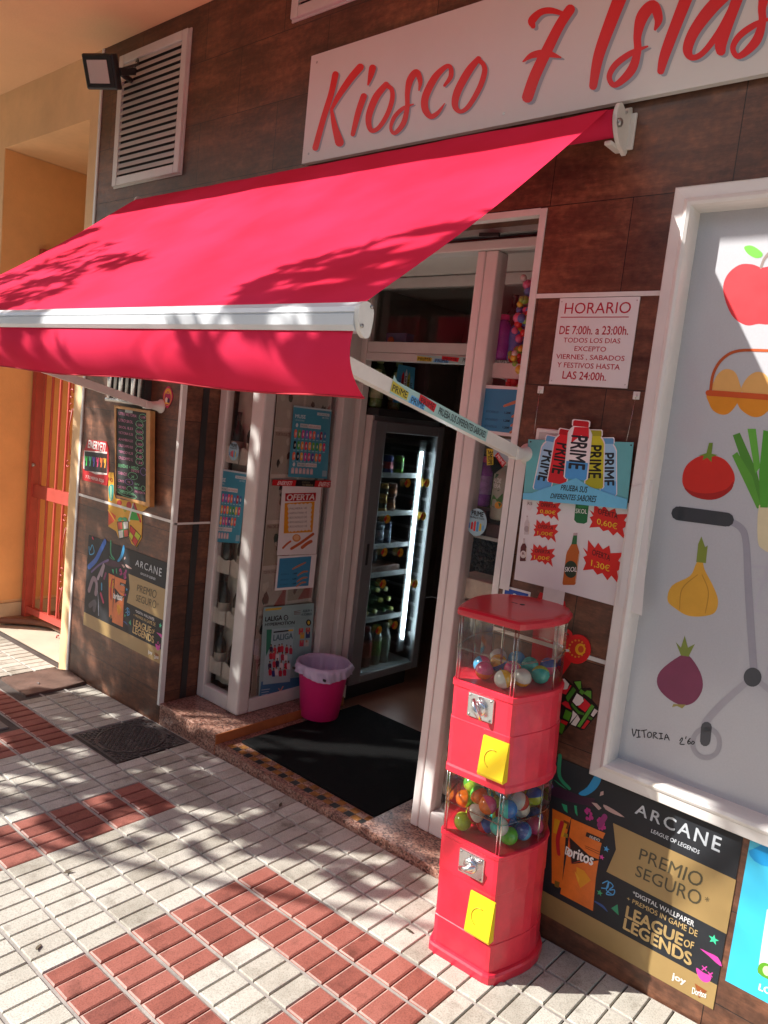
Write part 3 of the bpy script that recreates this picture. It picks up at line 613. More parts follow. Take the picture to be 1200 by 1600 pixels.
# ================================================================== SIGN BOARD
SY = -.028
sb = Sheet(fmap(SY)); BX0, BX1, BZ0, BZ1 = -2.375, -.25, 2.497, 2.895
mp, sb.mp = sb.mp, None; sb.card([(BX0, BZ0), (BX1, BZ0), (BX1, BZ1), (BX0, BZ1)], mat('sign_white', (.70, .66, .62), .45, var=.05, vscale=2), .020, TRIM); sb.mp = mp
A = lambda L: [(480+x/4, 70+y/4, q/4) for x, y, q in L]
Bq = lambda L: [(780+x/2.857, y/2.857, q/2.857) for x, y, q in L]
S2 = [(697, 132, 12), (712, 85, 38), (688, 25, 48), (640, 75, 54), (618, 160, 36), (618, 230, 34), (590, 315, 40), (520, 380, 26), (492, 345, 24), (520, 290, 28), (590, 238, 26), (663, 208, 8)]
LET = [A([(178, 185, 40), (150, 310, 37), (100, 470, 36), (52, 645, 38)]), A([(333, 140, 46), (270, 215, 44), (195, 325, 34), (152, 408, 18)]), A([(152, 400, 18), (172, 505, 36), (203, 610, 56)]),
       A([(355, 322, 40), (320, 425, 38), (286, 560, 28)]), A([(410, 145, 44), (398, 195, 34), (382, 250, 12)]),
       A([(495, 248, 36), (430, 330, 44), (386, 450, 40), (398, 532, 30), (445, 522, 28), (500, 440, 30), (532, 345, 30), (530, 282, 28), (505, 258, 30)]),
       A([(700, 285, 10), (708, 228, 30), (684, 172, 40), (645, 220, 44), (628, 300, 32), (626, 390, 30), (603, 490, 34), (550, 552, 26), (524, 522, 20), (545, 455, 26), (600, 398, 24), (665, 372, 8)]),
       A([(860, 255, 18), (898, 200, 30), (898, 145, 28), (868, 138, 30), (800, 205, 44), (742, 320, 46), (738, 400, 44), (772, 448, 34), (815, 428, 26), (860, 368, 6)]),
       A([(1072, 88, 34), (1010, 165, 48), (942, 290, 48), (925, 378, 40), (957, 418, 26), (1010, 385, 30), (1078, 270, 34), (1110, 172, 34), (1103, 125, 30), (1078, 100, 30)]),
       Bq([(152, 118, 22), (148, 92, 36), (185, 56, 30), (232, 48, 28), (285, 62, 20)]), Bq([(318, 42, 44), (270, 115, 44), (212, 230, 48), (160, 340, 50), (127, 435, 50)]), Bq([(107, 276, 6), (150, 247, 28), (212, 240, 34), (275, 257, 8)]),
       Bq([(555, -45, 60), (500, 95, 56), (445, 250, 48), (420, 385, 36)]), Bq(S2),
       Bq([(862, -70, 56), (800, 85, 52), (742, 240, 46), (722, 318, 32)]),
       Bq([(1075, -60, 40), (1030, -35, 50), (950, 35, 58), (872, 140, 50), (842, 220, 44), (862, 258, 28), (912, 235, 26), (985, 140, 30), (1055, 10, 34), (1085, -60, 34)]), Bq([(1085, -60, 50), (1030, 85, 48), (992, 190, 52), (990, 228, 44)]),
       Bq([(x*1.04+532, y-128, q*1.04) for x, y, q in S2])]
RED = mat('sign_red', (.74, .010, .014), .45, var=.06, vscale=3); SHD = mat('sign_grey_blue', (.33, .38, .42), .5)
mpp = sb.mp
for i, L in enumerate(LET):
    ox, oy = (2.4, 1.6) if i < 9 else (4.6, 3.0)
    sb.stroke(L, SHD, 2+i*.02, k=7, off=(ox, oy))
    sb.stroke(L, RED, 4+i*.02, k=7)
sb.mp = None
for sx_, sz_ in ((-2.34, 2.53), (-2.34, 2.865), (-1.45, 2.53), (-.5, 2.53)): sb.ell(sx_, sz_, .005, .005, STEEL, 1, n=10)
o = sb.build('shop_sign', 'y', SY+.021); tag(o, 'long white shop sign with red brush lettering above the awning', 'sign')

# ================================================================== ON THE WALL, HIGH UP
def louvre(x0, x1, z0, z1, n, label):
    t = thing('wall_vent', label, 'vent', ((x0+x1)/2, 0, z0), 'aluminium vent grilles on the brown wall')
    b = MB(); fw = .042
    for q in ((x0, x0+fw, z0, z1), (x1-fw, x1, z0, z1), (x0+fw+.0003, x1-fw-.0003, z0, z0+fw), (x0+fw+.0003, x1-fw-.0003, z1-fw, z1)):
        b.box(q[0], q[1], -.022, -.0005, q[2], q[3], ALU, .004)
    b.box(x0-.006, x1+.006, -.006, -.0003, z0-.006, z1+.006, ALU); b.build('frame', t)
    b = MB(); b.box(x0+fw, x1-fw, -.0085, -.0066, z0+fw, z1-fw, BLACKP); b.build('backing', t)
    b = MB(); h = (z1-z0-2*fw)/n
    for i in range(n):
        z = z0+fw+i*h; vs = [(x, y, zz) for x in (x0+fw, x1-fw) for y, zz in ((-.0225, z+h*.22), (-.0125, z+h*1.02), (-.0095, z+h*1.05), (-.0245, z+h*.20))]
        b.add(vs, [(0, 1, 5, 4), (1, 2, 6, 5), (2, 3, 7, 6), (3, 0, 4, 7), (0, 3, 2, 1), (4, 5, 6, 7)], ALU)
    sl = b.build('slats', t)
    return t
louvre(-3.828, -3.238, 2.573, 3.203, 17, 'whole aluminium louvre vent beside the floodlight')
louvre(-2.53, -1.98, 3.068, 3.288, 6, 'vent above the sign with only its lower corner in the photo')
fl = thing('floodlight', 'small black floodlight tilted down under the peach ceiling', 'lamp', (-3.9, -.05, 3.0))
b = MB(); c0 = Vector((-3.645, -.21, 3.02))
ax = Vector((.25, -.86, -.40)).normalized(); rt = Vector((1, .22, -.12)); rt = (rt-ax*rt.dot(ax)).normalized(); up = rt.cross(ax)*-1
up = ax.cross(rt); up = up if up.z > 0 else -up
b.M = Matrix((rt, up, ax)).transposed().to_4x4(); b.M.translation = c0
b.box(-.095, .095, -.075, .075, -.028, .010, BLACKP, .008)
for i in range(7): b.box(-.08+i*.025, -.074+i*.025, -.06, .06, -.045, -.028, BLACKP)
b.build('housing', fl)
b = MB(); b.M = Matrix((rt, up, ax)).transposed().to_4x4(); b.M.translation = c0; b.box(-.085, .085, -.065, .065, .0105, .014, BLACKP, .001); b.build('bezel', fl)
b = MB(); b.M = Matrix((rt, up, ax)).transposed().to_4x4(); b.M.translation = c0; b.box(-.06, .06, -.048, .048, .0145, .017, mat('lamp_diffuser', (.50, .46, .43), .2, spec=.6)); b.build('lens', fl)
b = MB(); b.bar(c0-ax*.02+rt*.10, c0-ax*.12+rt*.10, .012, .03, BLACKP); b.bar(c0-ax*.02-rt*.10, c0-ax*.12-rt*.10, .012, .03, BLACKP); b.bar(c0-ax*.12+rt*.106, c0-ax*.12-rt*.106, .012, .03, BLACKP)
b.tube([c0-ax*.12, (-3.68, -.06, 3.06), (-3.72, -.0005, 3.07)], .014, BLACKP, 8); b.build('bracket', fl)
b = MB(); b.tube([c0-ax*.04+rt*.04, c0-ax*.08+rt*.16+up*.03, (-3.60, -.05, 3.13), (-3.66, -.02, 3.15), (-3.70, -.004, 3.10)], .006, BLACKP, 6); b.build('cable', fl)

# ================================================================== BIG PRINTED WINDOW
bw = thing('printed_window', 'large white framed window covered by a grocery print of vegetables and a grey trolley', 'window', (0, 0, .59))
prof = [(0, .0), (0, -.030), (.004, -.036), (.034, -.040), (.038, -.046), (.046, -.050), (.054, -.046), (.058, -.036), (.060, -.02), (.060, .018)]
FX0, FX1, FZ0, FZ1 = -.866, 1.10, .585, 2.243
b = MB()
vs = []; n = len(prof)
for cx, cz, dx, dz in ((FX0, FZ0, 1, 1), (FX1, FZ0, -1, 1), (FX1, FZ1, -1, -1), (FX0, FZ1, 1, -1)):
    vs += [(cx+dx*d, y-.0006, cz+dz*d) for d, y in prof]
for i in range(4):
    j = (i+1) % 4
    b.add([vs[i*n+k] for k in range(n)]+[vs[j*n+k] for k in range(n)], [(k, k+1, n+k+1, n+k) for k in range(n-1)], ALUP, False)
b.build('frame', bw)
PY = .014
s = Sheet(fmap(PY)); mp = s.mp; s.mp = None
s.card([(FX0+.058, FZ0+.058), (FX1-.058, FZ0+.058), (FX1-.058, FZ1-.058), (FX0+.058, FZ1-.058)], mat('window_print_grey', (.47, .47, .49), .4, var=.05, vscale=220, coat=1.0), .003); s.mp = mp
# apple
s.poly([(1130, 455), (1136, 430), (1155, 414), (1175, 413), (1190, 418), (1205, 416), (1225, 420), (1240, 445), (1236, 480), (1220, 503), (1200, 507), (1185, 506), (1165, 508), (1143, 492)], 'D8323A', 1, 4)
s.stroke([(1189, 418, 4), (1194, 405, 4), (1203, 395, 6)], '8E7C74', 2); s.poly([(1163, 386), (1175, 384), (1190, 394), (1190, 401), (1180, 403), (1168, 396)], '6CC040', 2, 4)
# eggs in a basket
s.poly([(1115, 612), (1118, 590), (1132, 577), (1148, 581), (1156, 600), (1156, 615)], 'DDA860', 1, 4); s.poly([(1160, 613), (1166, 592), (1182, 581), (1197, 586), (1205, 605), (1204, 617)], 'DDA860', 1, 4)
s.poly([(1107, 615), (1153, 618), (1152, 630), (1140, 645), (1128, 648), (1115, 642), (1108, 630)], 'DA8A1E', 2, 4); s.poly([(1153, 619), (1205, 622), (1205, 636), (1190, 650), (1175, 651), (1160, 642), (1153, 632)], 'DA8A1E', 2, 4)
s.stroke([(1110, 613, 4.5), (1115, 583, 4.5), (1130, 560, 4.5), (1155, 548, 4.5), (1205, 548, 4.5)], 'B4501E', 3); s.stroke([(1107, 614, 9), (1150, 617, 9), (1215, 622, 9)], 'C8521E', 4)
# tomato
s.poly([(1066, 748), (1072, 728), (1090, 714), (1110, 711), (1132, 718), (1146, 737), (1147, 755), (1134, 772), (1110, 781), (1086, 776), (1070, 763)], 'C9281C', 1, 4)
s.poly([(1069, 762), (1085, 769), (1110, 771), (1135, 764), (1146, 752), (1143, 765), (1125, 778), (1105, 781), (1082, 775)], 'A31C16', 2, 3)
s.poly([(1108, 692), (1114, 692), (1112, 709), (1122, 711), (1112, 714), (1112, 722), (1105, 715), (1098, 719), (1100, 712), (1091, 712), (1104, 708)], '6B8A2A', 3)
# leek
s.poly([(1145, 680), (1156, 676), (1182, 735), (1196, 790), (1184, 793)], '4E8A2E', 1); s.poly([(1144, 712), (1152, 706), (1176, 745), (1189, 792), (1183, 795)], '5B9C34', 2); s.poly([(1168, 670), (1181, 670), (1188, 730), (1180, 740)], '62AA3C', 2)
s.poly([(1193, 672), (1210, 676), (1200, 793), (1188, 793), (1186, 740)], '4F9A2E', 3); s.poly([(1186, 790), (1204, 793), (1206, 850), (1204, 863), (1192, 858), (1184, 845)], 'D8CBA4', 2, 3)
# trolley
s.stroke([(1060, 802, 22), (1136, 812, 22)], '3A3C40', 3, k=1, cap=True); s.stroke([(1137, 813, 10), (1158, 825, 11), (1166, 850, 11), (1170, 930, 12), (1178, 1050, 12)], '9B99A2', 2)
s.stroke([(1176, 1058, 10), (1130, 1098, 11), (1105, 1125, 12), (1102, 1132, 12)], 'A8A6AC', 2); s.stroke([(1180, 1060, 9), (1210, 1085, 9)], 'A8A6AC', 2); s.ell(1176, 1058, 14, 15, '4A4C50', 3)
s.stroke([(1140+21*math.cos(t)-36.5, 1161+23*math.sin(t)) for t in [i*.45 for i in range(15)]], 'A2A1A6', 2, w=8, cap=False); s.stroke([(1104, 1136, 17), (1102, 1158, 16)], '505256', 4, k=1)
for a, c in (((1168, 884), (1210, 888)), ((1172, 953), (1210, 958)), ((1178, 1018), (1210, 1022)), ((1174, 965), (1202, 880)), ((1196, 1062), (1210, 1008)), ((1183, 905), (1210, 910))): s.stroke([(*a, 5), (*c, 5)], 'B3B1B8', 1, k=1, cap=False)
# garlic
s.poly([(1088, 878), (1091, 850), (1096, 838), (1102, 855), (1106, 852), (1103, 880)], '7E8C34', 2); s.poly([(1088, 880), (1097, 872), (1101, 890), (1114, 915), (1122, 938), (1117, 957), (1098, 963), (1075, 962), (1057, 952), (1043, 938), (1050, 915), (1078, 900)], 'D9A236', 1, 4)
s.stroke([(1090, 898, 1.2), (1066, 920, 1.6), (1062, 952, 1.2)], 'B9842A', 2); s.stroke([(1097, 898, 1.2), (1107, 925, 1.6), (1102, 958, 1.2)], 'B9842A', 2)
# purple onion
s.poly([(1064, 1024), (1056, 1003), (1064, 1012), (1070, 993), (1075, 1012), (1086, 1006), (1076, 1026)], '7E8C3C', 2); s.poly([(1062, 1025), (1076, 1024), (1094, 1050), (1098, 1075), (1086, 1096), (1066, 1102), (1042, 1090), (1027, 1070), (1032, 1048)], '7E3A56', 1, 4)
s.poly([(1052, 1100), (1072, 1101), (1066, 1107), (1058, 1103), (1050, 1105)], '9A8E4E', 2)
# words written with a pen
pen = lambda L: s.stroke([(986+x*.098, 1130+y*.098, 1.5) for x, y in L], '2A2628', 3, k=3)
HW = [[(20, 90), (45, 210), (85, 100)], [(95, 110), (145, 115)], [(120, 112), (125, 215)], [(95, 225), (150, 218)], [(165, 120), (250, 105)], [(205, 115), (215, 225)],
      [(300, 140), (265, 170), (275, 225), (320, 215), (325, 160), (300, 140)], [(355, 240), (360, 150), (410, 160), (370, 195), (425, 245)], [(450, 160), (500, 165)], [(478, 163), (480, 245)], [(450, 250), (510, 245)], [(535, 262), (565, 175), (610, 270)], [(545, 228), (598, 232)],
      [(780, 275), (815, 230), (820, 265), (780, 330), (850, 335)], [(880, 215), (872, 245)], [(945, 240), (905, 290), (915, 330), (950, 315), (930, 285), (910, 300)], [(985, 285), (965, 315), (985, 335), (1015, 305), (985, 285)]]
for L in HW: pen(L)
s.build('grocery_print', 'y', PY+.004, bw)
b = MB(); b.box(FX0+.059, FX1-.059, .0175, .03, FZ0+.059, FZ1-.059, DARK); b.build('backing', bw)

# ================================================================== NOTICES ON THE RIGHT WALL
s = Sheet(); Wd, Hd = .250, .256
s.card([(-1.182, 1.708), (-.932, 1.708), (-.932, 1.964), (-1.182, 1.964)], PAPER, .003)
bx = lambda a, c, d, e: (-1.182+a*Wd, 1.708+c*Hd, -1.182+d*Wd, 1.708+e*Hd)
NR = 'B01430'
s.text('HORARIO', bx(.08, .82, .91, .945), NR, 1); s.rect(*bx(.04, .775, .90, .785), NR, 1)
s.text('DE 7:00h. a 23:00h.', bx(.05, .585, .92, .68), NR, 1, .012); s.text('TODOS LOS DIAS', bx(.12, .49, .84, .545), NR, 1, .006); s.text('EXCEPTO', bx(.28, .395, .68, .45), NR, 1, .006)
s.text('VIERNES , SABADOS', bx(.05, .29, .92, .355), NR, 1, .006); s.text('Y FESTIVOS HASTA', bx(.08, .20, .88, .26), NR, 1, .006); s.text('LAS 24:00h.', bx(.17, .07, .73, .16), NR, 1, .012)
for a, c in ((.03, .04), (.97, .04), (.03, .96), (.97, .96)): s.ell(-1.182+a*Wd, 1.708+c*Hd, .002, .002, STEEL, 1, n=8)
o = s.build('timetable_sign', 'y', 0); tag(o, 'square white opening hours sign lettered in red between doorway and big window', 'sign')
for i, (x, z, lb) in enumerate(((-1.209, 1.689, 'tiny white adhesive hook below the left corner of the hours sign'), (-.902, 1.69, 'tiny white adhesive hook below the right corner of the hours sign'))):
    b = MB(); b.box(x-.010, x+.010, -.003, -.0003, z-.011, z+.011, WHITEP, .001); b.box(x-.004, x+.004, -.010, -.003, z-.004, z+.001, WHITEP, .001)
    o = b.build('wall_hook'); tag(o, lb, 'hook', 'white adhesive hooks above the bottle card')
for x0_, x1_, lb in ((-1.209, -1.203, 'thin thread from the left white hook down to the blue bottle card'), (-.902, -.905, 'thin thread from the right white hook down to the blue bottle card')):
    b = MB(); b.tube([(x0_, -.006, 1.685), (x1_, -.018, 1.552)], .0005, CHROME, 4); o = b.build('hanging_thread'); tag(o, lb, 'thread')
b = MB(); b.box(-1.20, -1.10, -.012, -.0004, 1.50, 1.572, WHITEP, .004); b.box(-1.188, -1.112, -.0135, -.0121, 1.51, 1.56, mat('grey_switch', (.5, .48, .44), .4), .001); o = b.build('junction_box'); tag(o, 'small white junction box half hidden behind the blue bottle card', 'box')
# bottle card
CY = -.02
s = Sheet(fmap(CY)); q = lambda x, y: (800+x*.175, 640+y*.175)
Q = lambda L: [q(*t) for t in L]
s.card(Q([(145, 265), (1085, 292), (1025, 888), (98, 800)]), '66B0B4', .002)
s.poly(Q([(98, 800), (1025, 888), (1034, 800), (900, 760), (700, 690), (575, 610), (450, 660), (300, 700), (180, 745), (103, 745)]), '6CBEE0', 8)
def bottle(cx0, top, cx1, bot, w, capc, bodyc, lowc, textc, h, outline='E4DCDC', lowf=.25):
    a = Vector((cx0, top)); c = Vector((cx1, bot)); t = (c-a); L = t.length; t = t/L; nrm = Vector((-t.y, t.x))
    P2 = lambda l, k: tuple(a+t*l*L+nrm*k*w)
    shp = [(0, .30), (.02, .36), (.10, .36), (.12, .30), (.17, .42), (.23, .5), (.97, .5), (1, .42)]
    full = [P2(l, k) for l, k in shp]+[P2(l, -k) for l, k in reversed(shp)]
    ol = [P2(l-(.015 if l < .5 else -.0), k+.06) for l, k in shp]+[P2(l-(.015 if l < .5 else 0), -k-.06) for l, k in reversed(shp)]
    s.poly(Q(ol), outline, h); s.poly(Q(full), bodyc, h+.5); s.poly(Q([P2(l, k) for l, k in ((0, .30), (.02, .36), (.10, .36), (.10, -.36), (.02, -.36), (0, -.30))]), capc, h+.8)
    s.poly(Q([P2(l, k) for l, k in ((1-lowf, .5), (.97, .5), (1, .42), (1, -.42), (.97, -.5), (1-lowf, -.5))]), lowc, h+.8)
    # letters run down the bottle: baseline on its left side
    s.text('PRIME', None, textc, h+1.2, .026, quad=[q(*P2(.26, .36)), q(*P2(.82, .36)), q(*P2(.82, -.36)), q(*P2(.26, -.36))])
bottle(365, 240, 265, 725, 150, '5E9CC8', '9CC4E0', '5A9ED2', '22262C', 2)
bottle(858, 255, 862, 770, 140, '5E9CC8', '9CC8E4', '62AADC', '22262C', 2)
bottle(488, 180, 400, 660, 165, 'B51A24', 'D8222C', 'C81C28', '24161A', 4)
bottle(745, 185, 735, 705, 160, '9C9C26', 'C4C02C', 'A8A824', '24261A', 4)
bottle(622, 100, 570, 625, 195, 'C01C28', 'EDE4E4', '4E9CD8', '22242C', 6.5, lowf=.3)
s.poly(Q([(560, 155), (690, 160), (690, 260), (620, 230), (530, 300), (545, 215)]), 'D02430', 7.6)
s.text('PRUEBA SUS', None, '16181C', 8.9, .016, .15, quad=[q(438, 718), q(674, 743), q(680, 688), q(444, 671)])
s.text('DIFERENTES SABORES', None, '16181C', 8.9, .016, .15, quad=[q(345, 790), q(750, 828), q(761, 771), q(354, 748)])
for x, y in ((168, 287), (1064, 318)): s.ell(*q(x, y), 1.4, 1.4, '2A2A2A', 2, n=8)
o = s.build('display_card', 'y', CY+.003); tag(o, 'blue hanging card showing five colourful drink bottles above the price posters', 'display card')
# price posters and their clear cover
s = Sheet(fmap(-.004)); q = lambda x, y: (790+x*.175, 760+y*.175); Q = lambda L: [q(*t) for t in L]
s.card(Q([(160, 60), (500, 60), (480, 930), (75, 830)]), PAPER, .0006)
s.card(Q([(500, 60), (1110, 150), (1000, 1075), (480, 930)]), PAPER, .0006)
def burst(pts, h=2): s.poly(Q(pts), 'D4231C', h)
def oferta(c, w, hh, price, tilt, szp):
    cx, cy = c
    s.text('OFERTA', None, '4A1010', 3, .012, quad=[q(cx-w*.42, cy-hh*.22), q(cx+w*.42, cy-hh*.22+tilt), q(cx+w*.46, cy-hh*.48+tilt), q(cx-w*.38, cy-hh*.48)])
    s.text(price, None, 'F0C22C', 3, .006, quad=[q(cx-w*.46, cy+hh*.30), q(cx+w*.40, cy+hh*.30+tilt), q(cx+w*.43, cy-hh*.02+tilt), q(cx-w*.43, cy-hh*.02)])
JAG = [(-1, -.55), (-.78, -.40), (-.74, -.95), (-.42, -.62), (-.25, -.90), (-.02, -.62), (.30, -.85), (.36, -.5), (.98, -.62), (.74, -.2), (1, .0), (.68, .3), (.80, .95), (.4, .55), (.2, .8), (-.05, .5), (-.3, .62), (-.5, .40), (-1, .52), (-.85, .15), (-.98, -.1), (-.80, -.22)]
def jag(cx, cy, w, h, tilt=0): burst([(cx+a*w, cy+b*h+a*tilt) for a, b in JAG])
for cy, pr in ((205, '0,80€'), (398, '1,00€'), (615, '1,00€')):
    cx = 385-(cy-205)*.13; jag(cx, cy, 112, 105, 6); oferta((cx-5, cy), 160, 120, pr, 16, 1)
jag(925, 315, 178, 150, 25); oferta((910, 285), 210, 190, '0,60€', 50, 1)
jag(872, 680, 182, 190, 30); oferta((850, 655), 190, 200, '1,30€', 55, 1)
def flat_bottle(cx, top, bot, w, body, lab, neck, tx, lean, h=2):
    H = bot-top; sh = [(0, .13), (.18, .15), (.36, .46), (.42, .5), (.97, .5), (1, .42)]
    P2 = lambda l, k: q(cx+k*w+lean*(l-.5), top+l*H)
    s.poly([P2(l, k) for l, k in sh]+[P2(l, -k) for l, k in reversed(sh)], body, h)
    s.poly([P2(0, .13), P2(.22, .2), P2(.22, -.2), P2(0, -.13)], neck, h+.5); s.poly([P2(0, .15), P2(.05, .15), P2(.05, -.15), P2(0, -.15)], 'B8A0A0', h+.8)
    s.ell(*P2(.70, 0), w*.088, H*.165*.175, lab, h+.6); s.stroke([(*P2(.40, .46), .7), (*P2(.95, .46), .7)], 'E8C8A8', h+.8, k=1, cap=False)
    if tx: s.text(tx, None, 'F0ECE4', h+1, .01, quad=[P2(.745, -.46), P2(.745, .46), P2(.655, .46), P2(.655, -.46)])
flat_bottle(595, 415, 880, 118, 'B8601E', '2A3A26', '2E6A3C', 'SKOL', -60)
flat_bottle(160, 465, 668, 55, '5A1E20', 'D8CCC4', 'C8BCB8', '', -12); s.text('R', None, '6A1418', 3.2, .01, quad=[q(148, 612), q(170, 614), q(172, 590), q(150, 588)])
for cy, a in ((330, 'C9BEBE'),): flat_bottle(190, 262, 430, 44, a, 'A89A9A', 'D4CCCC', '', -8)
s.ell(*q(213, 165), 5, 9, 'DCD0D0', 2); s.text('R5', None, '5A3A3C', 3, .0, quad=[q(196, 165), q(236, 168), q(238, 140), q(198, 138)])
s.poly(Q([(625, 160), (742, 172), (728, 320), (700, 334), (635, 325), (612, 300)]), '1F6A3C', 2, 1); s.text('SKOL', None, 'E8E8DC', 3, .01, quad=[q(624, 238), q(726, 245), q(730, 205), q(628, 198)]); s.poly(Q([(640, 165), (735, 172), (733, 190), (655, 190)]), '3A8A50', 2.4)
o = s.build('price_poster', 'y', -.002); tag(o, 'white paper price posters with red offer bursts and beer bottles above the capsule machine', 'poster')
s = Sheet(fmap(-.042)); s.card([(987, 762), (1020, 750), (1003, 962), (966, 948)], mat('cloudy_plastic', (.70, .67, .64), .3, var=.05), .0005)
o = s.build('plastic_sleeve', 'y', -.0415); tag(o, 'cloudy white plastic sleeve lapping over the left edge of the big window frame', 'sleeve')
s = Sheet(); s.card([(-1.262, 1.05), (-1.225, 1.05), (-1.222, 1.50), (-1.262, 1.50)], mat('cloudy_plastic', (.70, .67, .64), .3), .0005)
o = s.build('plastic_sleeve', 'y', -.0062); tag(o, 'narrow white plastic sleeve beside the doorway at the left of the price posters', 'sleeve')
# small stickers round the capsule machine
s = Sheet(); s.card(smooth_pts([(-1.25, .98), (-1.15, .98), (-1.15, 1.062), (-1.25, 1.062)], 1, True), 'E2E0DE', .0006); s.rect(-1.243, .985, -1.157, 1.055, '1E48A0', 1); s.ell(-1.205, 1.036, .009, .009, 'ECECEC', 2); s.stroke([(-1.205, 1.024, .009), (-1.206, 1.0, .009), (-1.180, .995, .009)], 'ECECEC', 2)
o = s.build('access_sticker', 'y', 0); tag(o, 'blue access sticker peeping out behind the red capsule machine lid', 'sticker')
s = Sheet(); s.card([(-1.10, .60), (-1.04, .60), (-1.02, 1.03), (-1.032, 1.062), (-1.118, 1.07), (-1.13, 1.03)], 'C41C22', .0008); s.rect(-1.107, 1.045, -1.035, 1.09, 'D8D2CC', 1)
for x in (-1.09, -1.05): s.ell(x, 1.038, .005, .005, 'F0F0F0', 2)
s.poly([(-1.03, .93), (-.985, .965), (-.97, .93), (-.985, .88), (-1.02, .80), (-1.03, .70)], 'C81C20', 1, 3)
o = s.build('festive_sticker', 'y', 0); tag(o, 'tall red festive sticker with a white brim behind the capsule machine', 'sticker')
s = Sheet(fmap(0)); s.card([(903+22*math.cos(t*.3)*.95, 1014+23*math.sin(t*.3)) for t in range(21)], 'D81E20', .004); s.ell(903, 1013, 15, 15, 'C8281C', 1)
for i in range(14): s.ell(903+13*math.cos(i*.45)*.95, 1013+13*math.sin(i*.45), 1.6, 1.6, 'E08A30', 2, n=8)
s.ell(908, 1014, 8, 9, 'E8A41E', 2); s.ell(909, 1014, 4.5, 5.5, 'C8481C', 3); s.stroke([(886, 984, 6), (893, 990, 5), (892, 1000, 3)], 'D22024', 1); s.stroke([(880, 1016, 4), (889, 1016, 4)], 'D8CCC8', 1)
o = s.build('bauble_sticker', 'y', 0); tag(o, 'round red bauble sticker with yellow centre beside the capsule machine', 'sticker')
def gift_sticker():
    s = Sheet(fmap(0)); q = lambda x, y: (860+x*.125, 960+y*.125); Q = lambda L: [q(*t) for t in L]
    s.card(Q([(135, 800), (180, 788), (290, 880), (290, 830), (385, 822), (405, 920), (500, 915), (525, 950), (525, 1070), (620, 1180), (610, 1230), (430, 1440), (390, 1445), (250, 1380), (150, 1500), (90, 1510), (130, 1250), (130, 1050)]), '14120E', .0012)
    s.poly(Q([(140, 810), (178, 800), (240, 870), (215, 930), (170, 940), (140, 930)]), 'D8D4CC', 1); s.poly(Q([(140, 935), (215, 935), (250, 880), (268, 890), (200, 1000), (140, 980)]), 'C82030', 1)
    s.poly(Q([(290, 905), (325, 945), (225, 1090), (195, 1035)]), '3E7A26', 1); s.poly(Q([(335, 985), (410, 1035), (420, 1080), (370, 1135), (330, 1140), (280, 1085)]), 'E0DCD4', 1); s.poly(Q([(425, 1045), (510, 1130), (440, 1220), (345, 1150), (415, 1100)]), 'D42430', 1)
    s.poly(Q([(275, 1100), (365, 1205), (430, 1235), (420, 1260), (350, 1240), (265, 1130)]), '3E7A26', 2); s.poly(Q([(520, 1120), (555, 1150), (375, 1410), (340, 1395)]), '5AA038', 2)
    s.poly(Q([(555, 1175), (600, 1205), (540, 1280), (510, 1255)]), 'E0DCD4', 1); s.poly(Q([(485, 1270), (535, 1295), (515, 1320), (470, 1295)]), '3E7A26', 1); s.poly(Q([(465, 1315), (500, 1335), (425, 1430), (390, 1420)]), 'C82028', 1)
    s.poly(Q([(285, 1200), (340, 1250), (245, 1360), (275, 1270)]), 'DCD8D0', 1); s.poly(Q([(345, 1255), (375, 1310), (320, 1395), (260, 1370)]), 'DCD8D0', 1); s.poly(Q([(300, 840), (385, 832), (390, 915), (365, 940)]), '5A9A34', 1); s.poly(Q([(420, 985), (460, 950), (515, 955), (515, 1055)]), '5A9A34', 1); s.poly(Q([(385, 930), (435, 965), (405, 1005), (365, 970)]), '4A8A2C', 2)
    s.poly(Q([(140, 1110), (190, 1080), (230, 1100), (245, 1140), (270, 1190), (200, 1160)]), 'C41C28', 1); s.poly(Q([(195, 1185), (275, 1230), (235, 1330), (160, 1290)]), '4A8A1C', 1); s.poly(Q([(130, 1350), (190, 1385), (150, 1495), (105, 1460)]), '3E7A1A', 1); s.poly(Q([(140, 1310), (225, 1345), (205, 1385), (130, 1345)]), 'B8181C', 2)
    return s
o = gift_sticker().build('gift_sticker', 'y', 0); tag(o, 'red, white and green gift box sticker low beside the capsule machine', 'sticker')

# ================================================================== PROMOTIONAL POSTERS (two prints of one design)
s = Sheet()
fr = fmap(0)
q = lambda x, y: fr(840+x/3.3333, 1180+y/3.3333)
def ql(x, y):
    u, v = fr(120+x/7.62, 820+y/7.62); return (u+2.667, v-.165)
Q = lambda L: [q(*t) for t in L]; QL = lambda L: [ql(*t) for t in L]
PR, PT, PW, PH = -.441, .583, .768, .507
s.card([(PR-PW, PT-PH), (PR, PT-PH), (PR, PT), (PR-PW, PT)], mat('poster_black', (.020, .022, .026), .5, var=.2, vscale=9, spec=.3), .0012)
GOLD = mat('poster_gold', (.34, .225, .085), .35, .1, var=.12, vscale=4)
GOLD2 = mat('poster_gold_letters', (.52, .36, .15), .35, .2, var=.3, vscale=30)
GREYT = mat('poster_silver_letters', (.62, .66, .70), .35, .1, var=.2, vscale=25)
s.rect(PR-PW, PT-PH, PR, PT-PH+.072, GOLD, 1)
s.poly(Q([(395, 352), (1035, 648), (985, 930), (360, 605), (410, 490)]), GOLD, 1)
